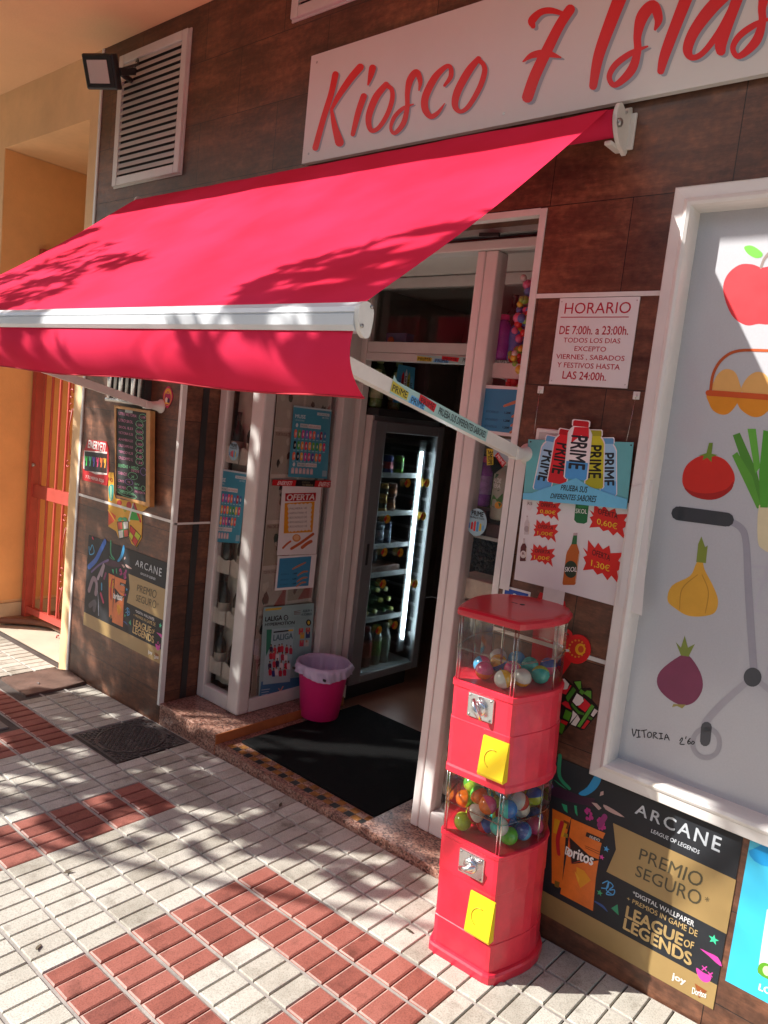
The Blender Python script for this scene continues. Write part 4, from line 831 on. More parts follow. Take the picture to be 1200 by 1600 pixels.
# loose paint strokes and confetti
s.poly(Q([(318, 75), (333, 90), (330, 135), (300, 180), (250, 210), (215, 198), (260, 165), (295, 110)]), '2C8CC0', 1, 3)
s.stroke([(*ql(410, 195), .012), (*ql(410, 340), .012), (*ql(450, 410), .010)], '2F8A62', 1); s.poly(Q([(85, 125), (110, 150), (155, 180), (140, 165), (95, 130)]), '2F8A62', 1)
s.poly(QL([(330, 420), (420, 425), (480, 440), (560, 470), (540, 500), (440, 500), (350, 470)]), '3A1830', 1, 3); s.poly(Q([(95, 165), (150, 180), (240, 215), (300, 225), (270, 245), (160, 230), (95, 215)]), '3A1830', 1, 3)
s.poly(Q([(330, 190), (345, 185), (345, 205), (325, 212)]), 'B89890', 1); s.poly(Q([(283, 245), (310, 250), (335, 275), (320, 285)]), 'B89890', 1); s.poly(Q([(345, 255), (395, 280), (455, 322), (400, 305), (355, 280)]), 'B89890', 1, 2)
s.poly(Q([(127, 250), (155, 260), (158, 300), (140, 285)]), '2F9A6A', 1); s.poly(QL([(470, 520), (480, 520), (485, 590), (475, 570)]), '2F9A6A', 1)
for cx, cy in ((270, 305), (335, 355)):
    for k in range(9): s.ell(*q(cx+20*math.cos(k*1.3)*(.5+.06*k), cy+26*math.sin(k*1.7)), .0045, .006, 'B02A78', 1, n=8)
for cx, cy, r, c in ((360, 487, .010, '4A9AD0'), (336, 530, .009, 'D0409A'), (325, 715, .010, '3AA070'), (918, 958, .014, '3CC090')): s.star(*q(cx, cy), r, r*.42, 5, c, 1, .3)
for L in ([(340, 665), (370, 655), (360, 700), (385, 720)], [(335, 690), (365, 690), (375, 660), (395, 680), (375, 700), (402, 700), (395, 725), (360, 722), (372, 705)]): s.stroke([(*q(*t), .003) for t in L], '4A9AD0', 1)
s.poly(Q([(385, 795), (418, 775), (424, 832)]), '2F8A62', 1); s.stroke([(*q(300, 760), .004), (*q(340, 785), .008), (*q(365, 812), .002)], '33508A', 1)
s.poly(Q([(848, 1005), (890, 1025), (940, 1050), (962, 1098), (930, 1078), (895, 1045)]), 'C8409A', 1, 2); s.poly(Q([(828, 1105), (865, 1130), (905, 1150), (895, 1178), (865, 1178), (838, 1150)]), 'C8409A', 1, 3)
for cx, cy in ((870, 1108), (900, 1140)):
    s.stroke([(*q(cx-10, cy-12), .003), (*q(cx+10, cy+12), .003)], 'C8409A', 1, k=1); s.stroke([(*q(cx+12, cy-8), .003), (*q(cx-12, cy+8), .003)], 'C8409A', 1, k=1)
# plain painted swirls fill the left of the print
for L, c, w in (([(165, 300), (190, 240), (210, 330), (160, 350), (150, 260)], '3A9AC8', .006), ([(150, 500), (230, 420), (290, 300), (340, 200)], '2E5FB0', .03), ([(180, 560), (280, 470), (380, 420)], '5E4A7A', .012), ([(150, 780), (200, 640), (240, 700), (230, 820)], '8A7480', .028), ([(255, 640), (330, 470), (300, 600)], '9A8894', .02), ([(240, 690), (260, 880), (265, 1080)], '9AA0B0', .004), ([(290, 820), (320, 920)], 'B83A60', .016), ([(300, 700), (300, 770)], '3A8AB0', .012), ([(160, 960), (220, 920), (210, 1010)], '4A4650', .03), ([(190, 150), (200, 170)], 'B83050', .010), ([(350, 580), (330, 640)], '7A2A58', .016), ([(590, 550), (570, 620)], '8A2A68', .016)):
    s.stroke([(*ql(*t), w) for t in L], c, 1)
# snack bags
ORG_ = mat('bag_orange', (.70, .155, .015), .35, var=.25, vscale=14)
s.poly(Q([(178, 328), (355, 405), (345, 425), (330, 480), (305, 640), (290, 810), (120, 720), (150, 540)]), ORG_, 2); s.poly(Q([(258, 398), (352, 438), (345, 460), (252, 420)]), '201410', 3); s.text('NUEVO', None, 'E8E0D8', 4, .01, quad=[q(272, 428), q(325, 450), q(328, 436), q(276, 414)])
s.poly(Q([(168, 425), (270, 520), (330, 545), (180, 565)]), '1E1412', 3); s.stroke([(*q(166, 428), .003), (*q(178, 562), .003), (*q(240, 545), .003)], 'B8402A', 4, k=1)
s.text('oritos', None, 'ECE6E0', 5, .03, quad=[q(155, 520), q(288, 572), q(298, 520), q(162, 470)]); s.text('D', None, 'ECE6E0', 5, .02, quad=[q(146, 512), q(170, 522), q(176, 486), q(152, 472)])
s.poly(Q([(205, 580), (245, 600), (280, 650), (225, 690), (205, 640)]), 'D8901E', 3); s.poly(Q([(195, 600), (220, 640), (215, 665)]), 'E0A02E', 3.5)
s.stroke([(*q(250, 470), .0015), (*q(330, 505), .0015)], '5A2408', 3, k=1); s.stroke([(*q(252, 480), .0015), (*q(325, 515), .0015)], '5A2408', 3, k=1)
s.poly(Q([(132, 318), (172, 338), (160, 470), (105, 700), (85, 690), (100, 500)]), '15151A', 2); s.poly(Q([(138, 335), (168, 350), (160, 385), (134, 370)]), '7A3E10', 3); s.poly(Q([(125, 395), (160, 410), (158, 430), (122, 415)]), '9A7A28', 3); s.poly(Q([(92, 650), (118, 660), (112, 690), (90, 680)]), '7A5A20', 3)
s.poly(QL([(385, 575), (460, 610), (440, 760), (430, 1115), (390, 1095), (385, 800)]), ORG_, 2); s.poly(QL([(395, 640), (445, 660), (430, 760), (390, 740)]), 'D89A1E', 3); s.stroke([(*ql(425, 660), .014), (*ql(410, 780), .014), (*ql(415, 880), .012)], 'B8202A', 4)
# the words
def wt(t, a, b_, c, d, m, h=3, bold=.0, sh=0, sp=1.0): s.text(t, None, m, h, bold, sh, quad=[q(*a), q(*b_), q(*c), q(*d)], sp=sp)
wt('ARCANE', (508, 300), (948, 505), (962, 430), (522, 250), GREYT, 3, .012, 0, 1.25); wt('LEAGUE OF LEGENDS', (592, 400), (842, 514), (848, 494), (597, 382), GREYT, 3, .008)
DKG = mat('poster_dark_letters', (.06, .05, .025), .5)
wt('PREMIO', (528, 540), (848, 690), (872, 618), (540, 482), DKG, 3, -.004); wt('SEGURO', (508, 625), (845, 785), (862, 712), (520, 570), DKG, 3, -.004); wt('*', (872, 755), (893, 765), (897, 740), (876, 732), DKG, 3)
wt('*DIGITAL WALLPAPER', (498, 725), (815, 892), (820, 862), (500, 704), 'D8D8D8', 3, .008); wt('+ PREMIOS IN GAME DE', (466, 752), (832, 945), (837, 912), (470, 733), GOLD2, 3, .008)
wt('LEAGUE', (460, 840), (752, 990), (762, 932), (470, 782), GOLD2, 3, .03); wt('OF', (762, 992), (812, 1008), (818, 972), (768, 955), GOLD2, 3, .02); wt('LEGENDS', (448, 900), (800, 1095), (805, 1030), (458, 846), GOLD2, 3, .03)
wt('joy', (700, 1170), (770, 1200), (774, 1165), (706, 1130), 'E8E4DC', 3, .03); wt('Doritos', (806, 1238), (878, 1262), (884, 1232), (810, 1206), 'E8E4DC', 4, .02); s.poly(Q([(820, 1185), (884, 1226), (842, 1262)]), '8A4A20', 3)
pp = s.build('promo_poster', 'y', 0); tag(pp, 'black and gold competition poster under the big printed window', 'poster', 'black and gold competition posters')
p2 = pp.copy(); COL.objects.link(p2); p2.location.x -= 2.667; p2.location.z += .165; p2['label'] = 'black and gold competition poster on the pillar below the chalkboard'
# blue poster cut by the frame
s = Sheet(); s.card([(-.424, .172), (.10, .172), (.10, .580), (-.424, .580)], mat('cyan_print', (.04, .50, .74), .35, var=.05, coat=.3), .0012)
q = lambda x, y: fr(1080+x/4.444, 1240+y/4.444); Q = lambda L: [q(*t) for t in L]
s.poly(Q([(400, 395), (410, 430), (440, 465), (490, 495), (540, 505), (600, 500), (700, 470), (700, 420), (533, 335)]), '1A9ADA', 1)
s.poly(Q([(528, 800), (620, 830), (620, 1300), (533, 1270), (490, 1250), (468, 1210), (490, 1050)]), 'D2D8D4', 1); s.poly(Q([(470, 1190), (500, 1170), (540, 1180), (640, 1230), (640, 1310), (533, 1285), (465, 1240)]), '5A9A22', 2, 2); s.ell(*q(528, 1228), .010, .013, 'C8D8A8', 3)
s.text('LO MEJOR', None, 'E6F0F2', 2, .03, quad=[q(466, 1372), q(800, 1520), q(812, 1460), (q(478, 1316))])
o = s.build('blue_poster', 'y', 0); tag(o, 'bright cyan poster at the bottom right edge of the photo', 'poster')

# ================================================================== ON THE PILLAR LEFT OF THE DOOR
q = lambda x, y: fr(120+0*x, 0) if False else fr(0+x/3.2, 560+y/3.2)
# chalkboard, hung a little off the wall
cb = thing('chalkboard', 'tall wood framed chalkboard menu handwritten in pink and green chalk', 'chalkboard', (-3.50, 0, 1.0))
KY = -.035
s = Sheet(fmap(KY)); k = lambda x, y: (170+x*.15, 620+y*.15); K = lambda L: [k(*t) for t in L]
oc = [fmap(KY)(*k(*t)) for t in ((62, 85), (440, 148), (432, 1150), (78, 1035))]
b = MB()
ic = [fmap(KY)(*k(*t)) for t in ((82, 118), (398, 168), (392, 1100), (80, 1022))]
nrm = 0
O3 = [(u, KY-.004, v) for u, v in oc]; I3 = [(u, KY-.004, v) for u, v in ic]; OB = [(u, -.012, v) for u, v in oc]; I2 = [(u, KY+.006, v) for u, v in ic]
b.add(O3+I3+OB+I2, [(i, 4+i, 4+(i+1) % 4, (i+1) % 4) for i in range(4)]+[(i, (i+1) % 4, 8+(i+1) % 4, 8+i) for i in range(4)]+[(4+i, 12+i, 12+(i+1) % 4, 4+(i+1) % 4) for i in range(4)], WOOD)
b.build('frame', cb)
s.card(K([(70, 108), (410, 160), (402, 1112), (70, 1030)]), mat('chalk_black', (.018, .018, .017), .75, var=.5, vscale=18), .004)
rr = random.Random(5)
def scrawl(x0, y0, x1, col, hgt=26, wd=1.0, slope=.28):
    L = []; x = x0; i = 0
    while x < x1:
        L.append((*k(x, y0+(x-x0)*slope+(hgt*.5 if i % 2 else -hgt*.5)*rr.uniform(.4, 1)), wd*rr.uniform(.5, .9))); x += rr.uniform(5, 9); i += 1
    j = 0
    while j < len(L)-1:
        n_ = rr.randint(3, 6); seg = L[j:j+n_]
        if len(seg) > 1: s.stroke(seg, col, 1, k=2, cap=False)
        j += n_
def loop(cx, cy, rx, ry, col):
    s.stroke([(*k(cx+rx*math.cos(t)*(1+.06*math.sin(5*t)), cy+ry*math.sin(t)+rx*math.cos(t)*.2), .45) for t in [i*.42 for i in range(17)]], col, 1, k=2, cap=False)
def word(t, x0, y0, x1, hgt, col, sl=.2): s.text(t, None, col, 1, -.004, .1, quad=[k(x0, y0+hgt/2), k(x1, y0+hgt/2+(x1-x0)*sl), k(x1, y0-hgt/2+(x1-x0)*sl), k(x0, y0-hgt/2)])
PK, GR, PU = 'C87898', '7AC890', '9A6AB8'
rows = [('LITRO VICTORIA', 'L,10€', 170), ('LITRO SKOL', '1,30€', 240), ('SKOL 0,33', '0,60€', 312), ('VICTORIA 0,33', '1,10€', 372), ('ALHAMBRA 0,33', '1,00€', 440), ('CRUZCAMPO 0,33', '1€', 505), ('TERCIO 0,33', '1€', 570), ('CRUZCAMPO 1L', '1,5€', 632)]
for i, (t, pr, y) in enumerate(rows):
    e = 300-abs(i-0)*6 if i == 0 else 262
    word(t, 104, y, e-10, 30, PK, .17); word(pr, e+35 if i == 0 else 290, y+55-(15 if i == 0 else 5), 386 if i == 0 else 358, 30, PK, .2); loop(358 if i == 0 else 322, y+48, 40, 36, GR)
word('BEBIDAS + HIELO', 100, 712, 310, 34, GR, .17); word('DESDE', 235, 765, 320, 24, PK, .18); loop(362, 780, 30, 38, PU); word('TABACO', 100, 790, 190, 30, PK, .2); loop(252, 825, 48, 36, GR); word('2€', 236, 830, 268, 26, GR, .2)
word('CAFE', 98, 870, 160, 26, PK, .2); loop(212, 888, 40, 30, PU); word('TE', 196, 886, 226, 20, PK); word('SIN', 270, 905, 318, 22, GR, .2); word('HIELO', 270, 945, 335, 24, GR, .2); loop(360, 955, 20, 26, GR); word('CAFE FRIO', 92, 935, 180, 28, PK, .2); loop(218, 960, 28, 26, GR)
s.stroke([(*k(92, 985), .5), (*k(96, 960), .5), (*k(270, 1020), .5), (*k(276, 1060), .5), (*k(150, 1025), .5), (*k(92, 990), .5)], GR, 1, k=2); word('OFERTA DE CAFE', 104, 985, 262, 28, GR, .2); word('PREGUNTA', 272, 985, 380, 24, PK, .2)
s.build('board', 'y', KY+.004, cb)
b = MB(); b.box(-3.53, -3.46, -.036, -.0005, 1.44, 1.46, STEEL); b.build('hook', cb)
# steel rod rack above it
rk = thing('rod_rack', 'steel rod rack with shiny upright tubes above the chalkboard', 'rack', (-3.51, 0, 1.47))
for i, x in enumerate((-3.655, -3.60, -3.545, -3.49, -3.43, -3.375)):
    b = MB(); b.tube([(x, -.055, 1.50), (x, -.055, 1.78)], .011 if i % 2 else .015, CHROME if i % 2 == 0 else STEEL, 10); b.build('tube', rk)
b = MB(); b.tube([(-3.68, -.055, 1.495), (-3.35, -.055, 1.495)], .012, STEEL, 8); b.tube([(-3.66, -.055, 1.75), (-3.66, -.0005, 1.75)], .006, STEEL, 8); b.tube([(-3.37, -.055, 1.75), (-3.37, -.0005, 1.75)], .006, STEEL, 8); b.box(-3.66, -3.36, -.04, -.001, 1.50, 1.78, mat('dark_mesh', (.03, .03, .03), .6)); b.build('rack_frame', rk)
s = Sheet(); s.card(smooth_pts([(-3.256, 1.545), (-3.214, 1.592), (-3.172, 1.545), (-3.214, 1.487)], 6, True), 'C02458', .002); s.ell(-3.214, 1.54, .033, .042, 'E0A040', 1); s.ell(-3.214, 1.535, .027, .034, 'B02A5A', 2); s.text('HOLA', (-3.235, 1.555, -3.193, 1.572), 'F0C840', 3, .02); s.ell(-3.222, 1.525, .010, .013, 'E8D8C0', 3); s.ell(-3.204, 1.523, .010, .013, '3A2A50', 3); s.rect(-3.230, 1.507, -3.198, 1.514, 'F0C840', 3)
o = s.build('oval_sticker', 'y', 0); tag(o, 'small oval pink and yellow sticker beside the left awning arm pivot', 'sticker')
s = Sheet(fr); s.card([(138.5, 687), (167, 690), (170, 700), (171, 735), (168, 759), (129, 750), (131, 705)], 'B4161E', .0015)
e = lambda x, y: (400/3.2+(x-400)/3.2, 560+y/3.2)
s.text('ENERYETI', None, 'F0ECE6', 2, .02, .15, quad=[(138, 699), (165, 706), (166, 693), (139, 687.5)])
s.poly([(132, 704), (168, 706), (168, 742), (150, 741), (131, 732)], 'D8CFC8', 1)
for i, (c, c2) in enumerate((('1A1A1C', '3AC050'), ('1C1C20', '50C8A0'), ('16161A', '6A5AC0'), ('201A20', 'D03A6A'), ('2A1A10', 'E8702A'), ('301410', 'E0A030'))):
    x = 133+i*5.8; y = 705+i*.7; s.poly([(x, y), (x+6.0, y+.6), (x+5.6, y+31), (x-.5, y+30)], c, 2+i*.1); s.stroke([(x+1.5, y+8, 1.6), (x+2.6, y+15, 1.6), (x+4.2, y+8, 1.6), (x+2.6, y+22, 1.6)], c2, 3)
s.text('Y TU HIERBA ROJA', None, 'F0E0D8', 2, .0, .1, quad=[(134, 748), (163, 756), (163, 749), (135, 742)])
o = s.build('can_sticker', 'y', 0); tag(o, 'red sticker picturing a row of energy drink cans left of the chalkboard', 'sticker')
s = Sheet(fr); k = lambda x, y: (170+x*.15, 620+y*.15); K = lambda L: [k(*t) for t in L]
s.card(K([(0, 785), (55, 790), (60, 1010), (75, 1060), (340, 1105), (405, 1070), (410, 1140), (375, 1180), (345, 1200), (350, 1330), (345, 1470), (290, 1565), (240, 1530), (215, 1460), (110, 1480), (80, 1400), (0, 1350)]), 'D8A030', .0015)
s.text('HO', None, 'A02018', 2, .02, quad=[k(0, 870), k(46, 895), k(46, 850), k(2, 835)]); s.poly(K([(5, 930), (55, 920), (50, 1060), (20, 1085), (5, 1010)]), '3A9A90', 1, 2); s.stroke([(*k(28, 930), 1), (*k(28, 1075), 1)], 'E0E8A0', 2)
s.ell(*k(115, 1105), 4, 4.5, 'B8342A', 2); s.ell(*k(175, 1165), 3, 5, 'A8A030', 2); s.ell(*k(215, 1130), 4, 6, 'B82A28', 2); s.poly(K([(0, 1180), (80, 1240), (70, 1290), (0, 1340)]), 'D8502A', 1); s.stroke([(*k(0, 1180), 1.4), (*k(70, 1290), 1.4)], 'F0C040', 2, k=1)
s.poly(K([(262, 1125), (325, 1290), (222, 1280)]), '2A9A30', 2); s.poly(K([(262, 1122), (280, 1170), (245, 1170)]), '6A6A6A', 3); s.stroke([(*k(262, 1115), 3), (*k(215, 1290), 3)], 'D8D4CC', 1, k=1); s.stroke([(*k(270, 1115), 3), (*k(335, 1300), 3)], 'C0282A', 1, k=1)
def parcel(P, c1, c2, rib):
    s.poly(K(P), '161410', 3); cx = sum(p[0] for p in P)/4; cy = sum(p[1] for p in P)/4; I = [((p[0]-cx)*.9+cx, (p[1]-cy)*.9+cy) for p in P]
    m = [((I[i][0]+I[(i+1) % 4][0])/2, (I[i][1]+I[(i+1) % 4][1])/2) for i in range(4)]
    for i in range(4): s.poly(K([I[i], m[i], (cx, cy), m[i-1]]), c1 if i % 2 else c2, 4)
    s.stroke([(*k(*m[0]), 1.8), (*k(*m[2]), 1.8)], rib, 5, k=1, cap=False); s.stroke([(*k(*m[1]), 1.8), (*k(*m[3]), 1.8)], rib, 5, k=1, cap=False)
parcel([(90, 1300), (212, 1290), (215, 1460), (112, 1482)], 'D8D4CC', 'B84A3A', '3A7A4A'); parcel([(230, 1330), (345, 1450), (285, 1565), (212, 1450)], 'B8C020', 'C83020', 'A82018')
for sx in (-1, 1): s.ell(*k(150+sx*25, 1275), 4, 3, '4AA06A', 5, sx*.5)
s.star(*k(378, 1125), 7.5, 6, 10, 'E0A020', 4); s.ell(*k(378, 1125), 3, 3.5, 'C88A18', 5)
o = s.build('gifts_sticker', 'y', 0); tag(o, 'yellow festive sticker of wrapped parcels hanging under the chalkboard', 'sticker')

# ================================================================== SHOWCASE POSTERS
TEAL = '3E8FA6'
def flavour_poster(mp, C):
    """C: four corner pixels tl tr br bl"""
    s = Sheet(); c = [mp(*p) for p in C]
    def w(a, b): return tuple((c[0][i]*(1-a)+c[1][i]*a)*(1-b)+(c[3][i]*(1-a)+c[2][i]*a)*b for i in (0, 1))
    s.card([w(0, 0), w(0, 1), w(1, 1), w(1, 0)], mat('teal_print', srgb(TEAL), .3, var=.12, vscale=6, coat=.4), .0006)
    R = lambda a, b_, d, e, m, h=1: s.poly([w(a, b_), w(d, b_), w(d, e), w(a, e)], m, h)
    T = lambda t, a, b_, d, e, m, h=2, bo=.0: s.text(t, None, m, h, bo, quad=[w(a, e), w(d, e), w(d, b_), w(a, b_)])
    R(0, 0, 1, .025, 'A8B8BC'); T('MUSE', .06, .12, .32, .17, 'C8D8DC', 2, .02); T('SIN NICOTINA', .07, .19, .30, .21, 'B8CCD0'); R(.62, .06, .95, .10, 'B8C4C8'); T('RECARGABLE', .66, .07, .92, .09, '5A6A70'); T('20 MG', .76, .115, .93, .135, 'C8D8DC')
    for y0, wd in ((.24, .72), (.79, .68)):
        R(.20, y0, .40, y0+.055, 'B8BCBC'); R(.41, y0, wd+.02, y0+.055, 'C8CCCC'); T('600 CALADAS', .43, y0+.015, wd, y0+.042, 'A04048'); T('MUSE', .22, y0+.015, .38, y0+.042, '5A6A70'); s.ell(*w(.12, y0+.03), .008, .010, 'C8CCCC', 1)
    rows = [(.33, ['E8705A', '6AA040', 'C84A8A', '8A5AC0', 'E0507A', 'E06A4A', '4A7AC0', '9A2A4A', '3A6AA0']), (.49, ['141418', '4AA040', 'E09030', 'D0405A', 'E8902A', '6AA83A', '3A9A4A', 'D0B030', 'D83A6A']), (.645, ['E8704A', '16161A', 'E0A030', 'C83A9A', 'D84A7A', '6A3A9A', 'E08A4A', 'D84A4A'])]
    for y0, cs in rows:
        for i, cc in enumerate(cs):
            a = .10+i*.095; s.poly([w(a-.032, y0+.02), w(a-.02, y0-.0), w(a+.02, y0), w(a+.034, y0+.02), w(a+.036, y0+.09), w(a+.022, y0+.115), w(a-.022, y0+.115), w(a-.036, y0+.09)], cc, 1); s.ell(*w(a+.01, y0+.06), .0035, .009, 'D8D0C0', 2, n=8)
            R(a-.03, y0+.125, a+.03, y0+.135, '9AC0CC')
    for i in range(6): a = .10+i*.095; s.poly([w(a-.036, .88), w(a-.015, .865), w(a+.015, .865), w(a+.036, .88), w(a+.036, .95), w(a-.036, .95)], 'C0A0A4', 1); R(a-.022, .89, a+.022, .94, 'D0B8B8', 2)
    R(.86, .885, .98, .97, '8AA4B0')
    return s
LX = -2.7625; ml = smap(LX); mf = fmap(.222)
o = flavour_poster(ml, [(459, 633), (518, 640.5), (511, 748), (450, 745)]).build('flavour_poster', 'x', LX-.0014); tag(o, 'teal poster with rows of colourful pods on the showcase side above the white offer sheet', 'poster')
o = flavour_poster(mf, [(339, 731), (388, 739), (374, 849), (329, 846)]).build('flavour_poster', 'y', .2235); tag(o, 'teal poster with rows of colourful pods on the front pane of the left showcase', 'poster')
s = Sheet(ml); s.card([(426, 749.5), (525, 751), (524, 762), (425, 758.5)], '181214', .0005)
s.poly([(426, 749.5), (463, 750), (461, 760), (425, 758.5)], 'C01820', 1); s.poly([(493, 750.8), (525, 751), (524, 762), (491, 761)], 'C01820', 1)
s.text('ENERYETI', None, 'F0E4E0', 2, .015, .15, quad=[(433, 757.3), (455, 758.3), (457, 752.2), (435, 751.6)]); s.text('ENERYETI', None, 'F0E4E0', 2, .015, .15, quad=[(497, 759.5), (517, 760.2), (520, 753.6), (499, 753)])
s.text('ENERGIA', None, '8A7A60', 2, quad=[(472, 754.6), (484, 755), (484, 752.4), (472, 752)]); s.text('TU BEBIDA', None, 'A8926A', 2, quad=[(472, 759), (489, 759.6), (489, 756.6), (472, 756)])
o = s.build('shelf_banner', 'x', LX-.0012); tag(o, 'narrow red and black banner between the teal poster and the white offer sheet', 'banner')
# offer sheet
s = Sheet(ml); k = lambda x, y: (395+x*.2188, 750+y*.2188); K = lambda L: [k(*t) for t in L]
s.card(K([(212, 42), (490, 50), (452, 528), (172, 538)]), PAPER, .0006); s.poly(K([(232, 95), (452, 90), (448, 148), (230, 152)]), 'B01820', 1); s.text('OFERTA', None, 'E8E0DC', 2, .03, .12, quad=[k(242, 146), k(438, 140), k(442, 100), k(246, 103)])
s.poly(K([(228, 165), (442, 152), (426, 372), (220, 382)]), 'D8921E', 1)
zz = []
for i in range(13): zz += [(246+i*14.5, 170-i*.6+(0 if i % 2 else 8))]
for i in range(12): zz += [(424-i*.9+(0 if i % 2 else -7), 165+i*16.5)]
for i in range(13): zz += [(412-i*13, 352+i*1.2+(0 if i % 2 else 8))]
for i in range(12): zz += [(250-i*.2+(0 if i % 2 else 7), 368-i*16)]
s.poly(K(zz), 'D8D0C8', 2)
for i, t in enumerate(('PALMERA 1€', 'NAPOLITANA 1€', 'BOCADILLO 2€', 'BOCADILLO 3€', 'BOCADILLO 1€')): s.text(t, None, '6A5A5A', 3, quad=[k(262, 212+i*32), k(385, 207+i*32), k(386, 192+i*32), k(263, 197+i*32)])
s.ell(*k(312, 414), 6.5, 6, 'D08A4A', 1); s.ell(*k(312, 412), 4.5, 4, 'E0B080', 2)
for L, w_ in (([(275, 490), (340, 450), (430, 385)], 4.2), ([(215, 485), (245, 455), (268, 438)], 3), ([(352, 482), (385, 455), (415, 438)], 5)): s.stroke([(*k(*t), w_) for t in L], 'B8582A', 2)
o = s.build('offer_sheet', 'x', LX-.0014); tag(o, 'white sheet headed OFERTA with orange price list and breadsticks on the showcase side', 'poster')
def bakery_sheet(mp, C):
    s = Sheet(); c = [mp(*p) for p in C]
    def w(a, b): return tuple((c[0][i]*(1-a)+c[1][i]*a)*(1-b)+(c[3][i]*(1-a)+c[2][i]*a)*b for i in (0, 1))
    s.card([w(0, 0), w(0, 1), w(1, 1), w(1, 0)], PAPER, .0006); s.poly([w(.05, .07), w(.86, .05), w(.86, .93), w(.05, .93)], '3A86AE', 1)
    for a, y, d in ((.40, .36, .72), (.55, .56, .8), (.55, .74, .8), (.55, .88, .78)):
        s.stroke([(*w(a, y+.04), .008), (*w((a+d)/2, y-.05), .011), (*w(d, y-.13 if y < .5 else y-.06), .007)], 'B87A5A', 2)
    for y in (.56, .72, .86): s.text('1,20€', None, '101418', 3, .02, quad=[w(.42, y), w(.52, y), w(.52, y-.05), w(.42, y-.05)]); s.text('BOCADILLO', None, '2A5A78', 3, quad=[w(.12, y), w(.32, y), w(.32, y-.045), w(.12, y-.045)])
    return s
o = bakery_sheet(ml, [(434, 869), (495, 866), (489.5, 918), (429, 923)]).build('bakery_sheet', 'x', LX-.0014); tag(o, 'small blue bakery price sheet taped below the white offer sheet', 'poster')
# football album poster
s = Sheet(ml); K = lambda L: [k(*t) for t in L]
s.card(K([(78, 910), (440, 878), (395, 1530), (38, 1590)]), mat('pale_teal_print', srgb('8FB0B0'), .3, var=.2, vscale=5, coat=.4), .0010)
s.poly(K([(60, 1440), (400, 1400), (392, 1528), (40, 1588)]), '3A6E92', 1); s.poly(K([(92, 920), (210, 908), (200, 925), (90, 935)]), 'C8A83A', 1)
s.text('LALIGA', None, '14181C', 2, .03, quad=[k(88, 1010), k(208, 1000), k(210, 965), k(90, 978)]); s.ell(*k(236, 983), 3.6, 4.4, '14181C', 2); s.ell(*k(236, 983), 2.4, 3.0, 'A8C0C0', 3); s.text('EA', None, '14181C', 4, .01, quad=[k(228, 990), k(245, 989), k(246, 976), k(229, 977)])
s.text('HYPERMOTION', None, '14181C', 2, .02, 0, quad=[k(85, 1045), k(296, 1028), k(298, 1005), k(88, 1024)]); s.text('ALBUM +', None, '123A4A', 2, .02, quad=[k(355, 945), k(420, 940), k(422, 922), k(358, 926)]); s.text('4 SOBRES', None, '123A4A', 2, .02, quad=[k(346, 970), k(420, 964), k(421, 948), k(348, 952)])
for i in range(3): s.stroke([(*k(295, 940+i*9), 1), (*k(340, 932+i*12), .6)], '6A2A1A', 2, k=1)
s.ell(*k(398, 1018), 4, 5, '181818', 2); s.ell(*k(398, 1018), 2, 3, 'D8B030', 3)
s.poly(K([(98, 1068), (295, 1050), (265, 1440), (72, 1462)]), '9CB8BC', 2); s.poly(K([(98, 1068), (135, 1066), (128, 1180), (92, 1260)]), '2A7A5E', 3); s.poly(K([(148, 1082), (255, 1070), (254, 1080), (147, 1092)]), '1A1A1A', 3); s.poly(K([(255, 1068), (288, 1066), (286, 1078), (254, 1080)]), 'D8B030', 3)
s.text('LALIGA', None, '4A6A74', 3, .03, quad=[k(145, 1148), k(284, 1132), k(286, 1092), k(148, 1106)])
rr = random.Random(11)
for row, y in enumerate((1180, 1235, 1290, 1345)):
    for i in range(6-row % 2):
        x = 130+i*27+row*(-4)+rr.uniform(-5, 5); yy = y+rr.uniform(-10, 12); cc = rr.choice(['B8283A', 'C8404A', '2A3A7A', 'D8D0D0', 'A01C2C', 'B03048', '3A2A4A'])
        s.poly(K([(x-13, yy+20), (x-9, yy+8), (x+9, yy+8), (x+13, yy+20), (x+10, yy+52), (x-10, yy+52)]), cc, 4+row*.2); s.ell(*k(x, yy), 1.25, 1.9, rr.choice(['A87A5E', '8A5A42', 'B88A6A']), 4.1+row*.2, n=8); s.ell(*k(x, yy-7), 1.2, .9, '2A1C16', 4.15+row*.2, n=8)
for x, y, cc in ((345, 1080, 'C8404A'), (395, 1075, 'B84A4A'), (355, 1110, 'C89A3A'), (395, 1105, '2A3A6A'), (350, 1165, 'C04050'), (385, 1165, 'B8B0A8')): s.poly(K([(x-16, y-20), (x+14, y-22), (x+12, y+22), (x-18, y+24)]), cc, 2); s.ell(*k(x-2, y-14), 1.6, 2.2, 'B08068', 3, n=8)
for i in range(4): s.stroke([(*k(62, 1500+i*18), .8), (*k(120-i*8, 1492+i*18), .8)], 'B8C8D0', 2, k=1)
s.stroke([(*k(185, 1490), 1.6), (*k(195, 1510), 1.6), (*k(215, 1475), 1.6)], 'D8A070', 2, k=1); s.text('PANINI', None, 'C88A50', 2, .02, quad=[k(160, 1535), k(205, 1528), k(206, 1512), k(161, 1518)])
o = s.build('album_poster', 'x', LX-.0018); tag(o, 'pale teal football sticker album poster at the foot of the showcase side', 'poster')
s = Sheet(); s.card([(-1.548, 1.536), (-1.387, 1.545), (-1.390, 1.712), (-1.546, 1.711)], PAPER, .0006)
ns = bakery_sheet(lambda a, b_: (a, b_), [(-1.552, 1.706), (-1.30, 1.706), (-1.30, 1.535), (-1.552, 1.535)])
o = ns.build('bakery_sheet', 'y', .1885); tag(o, 'blue bakery price sheet taped inside the showcase right of the doorway', 'poster')
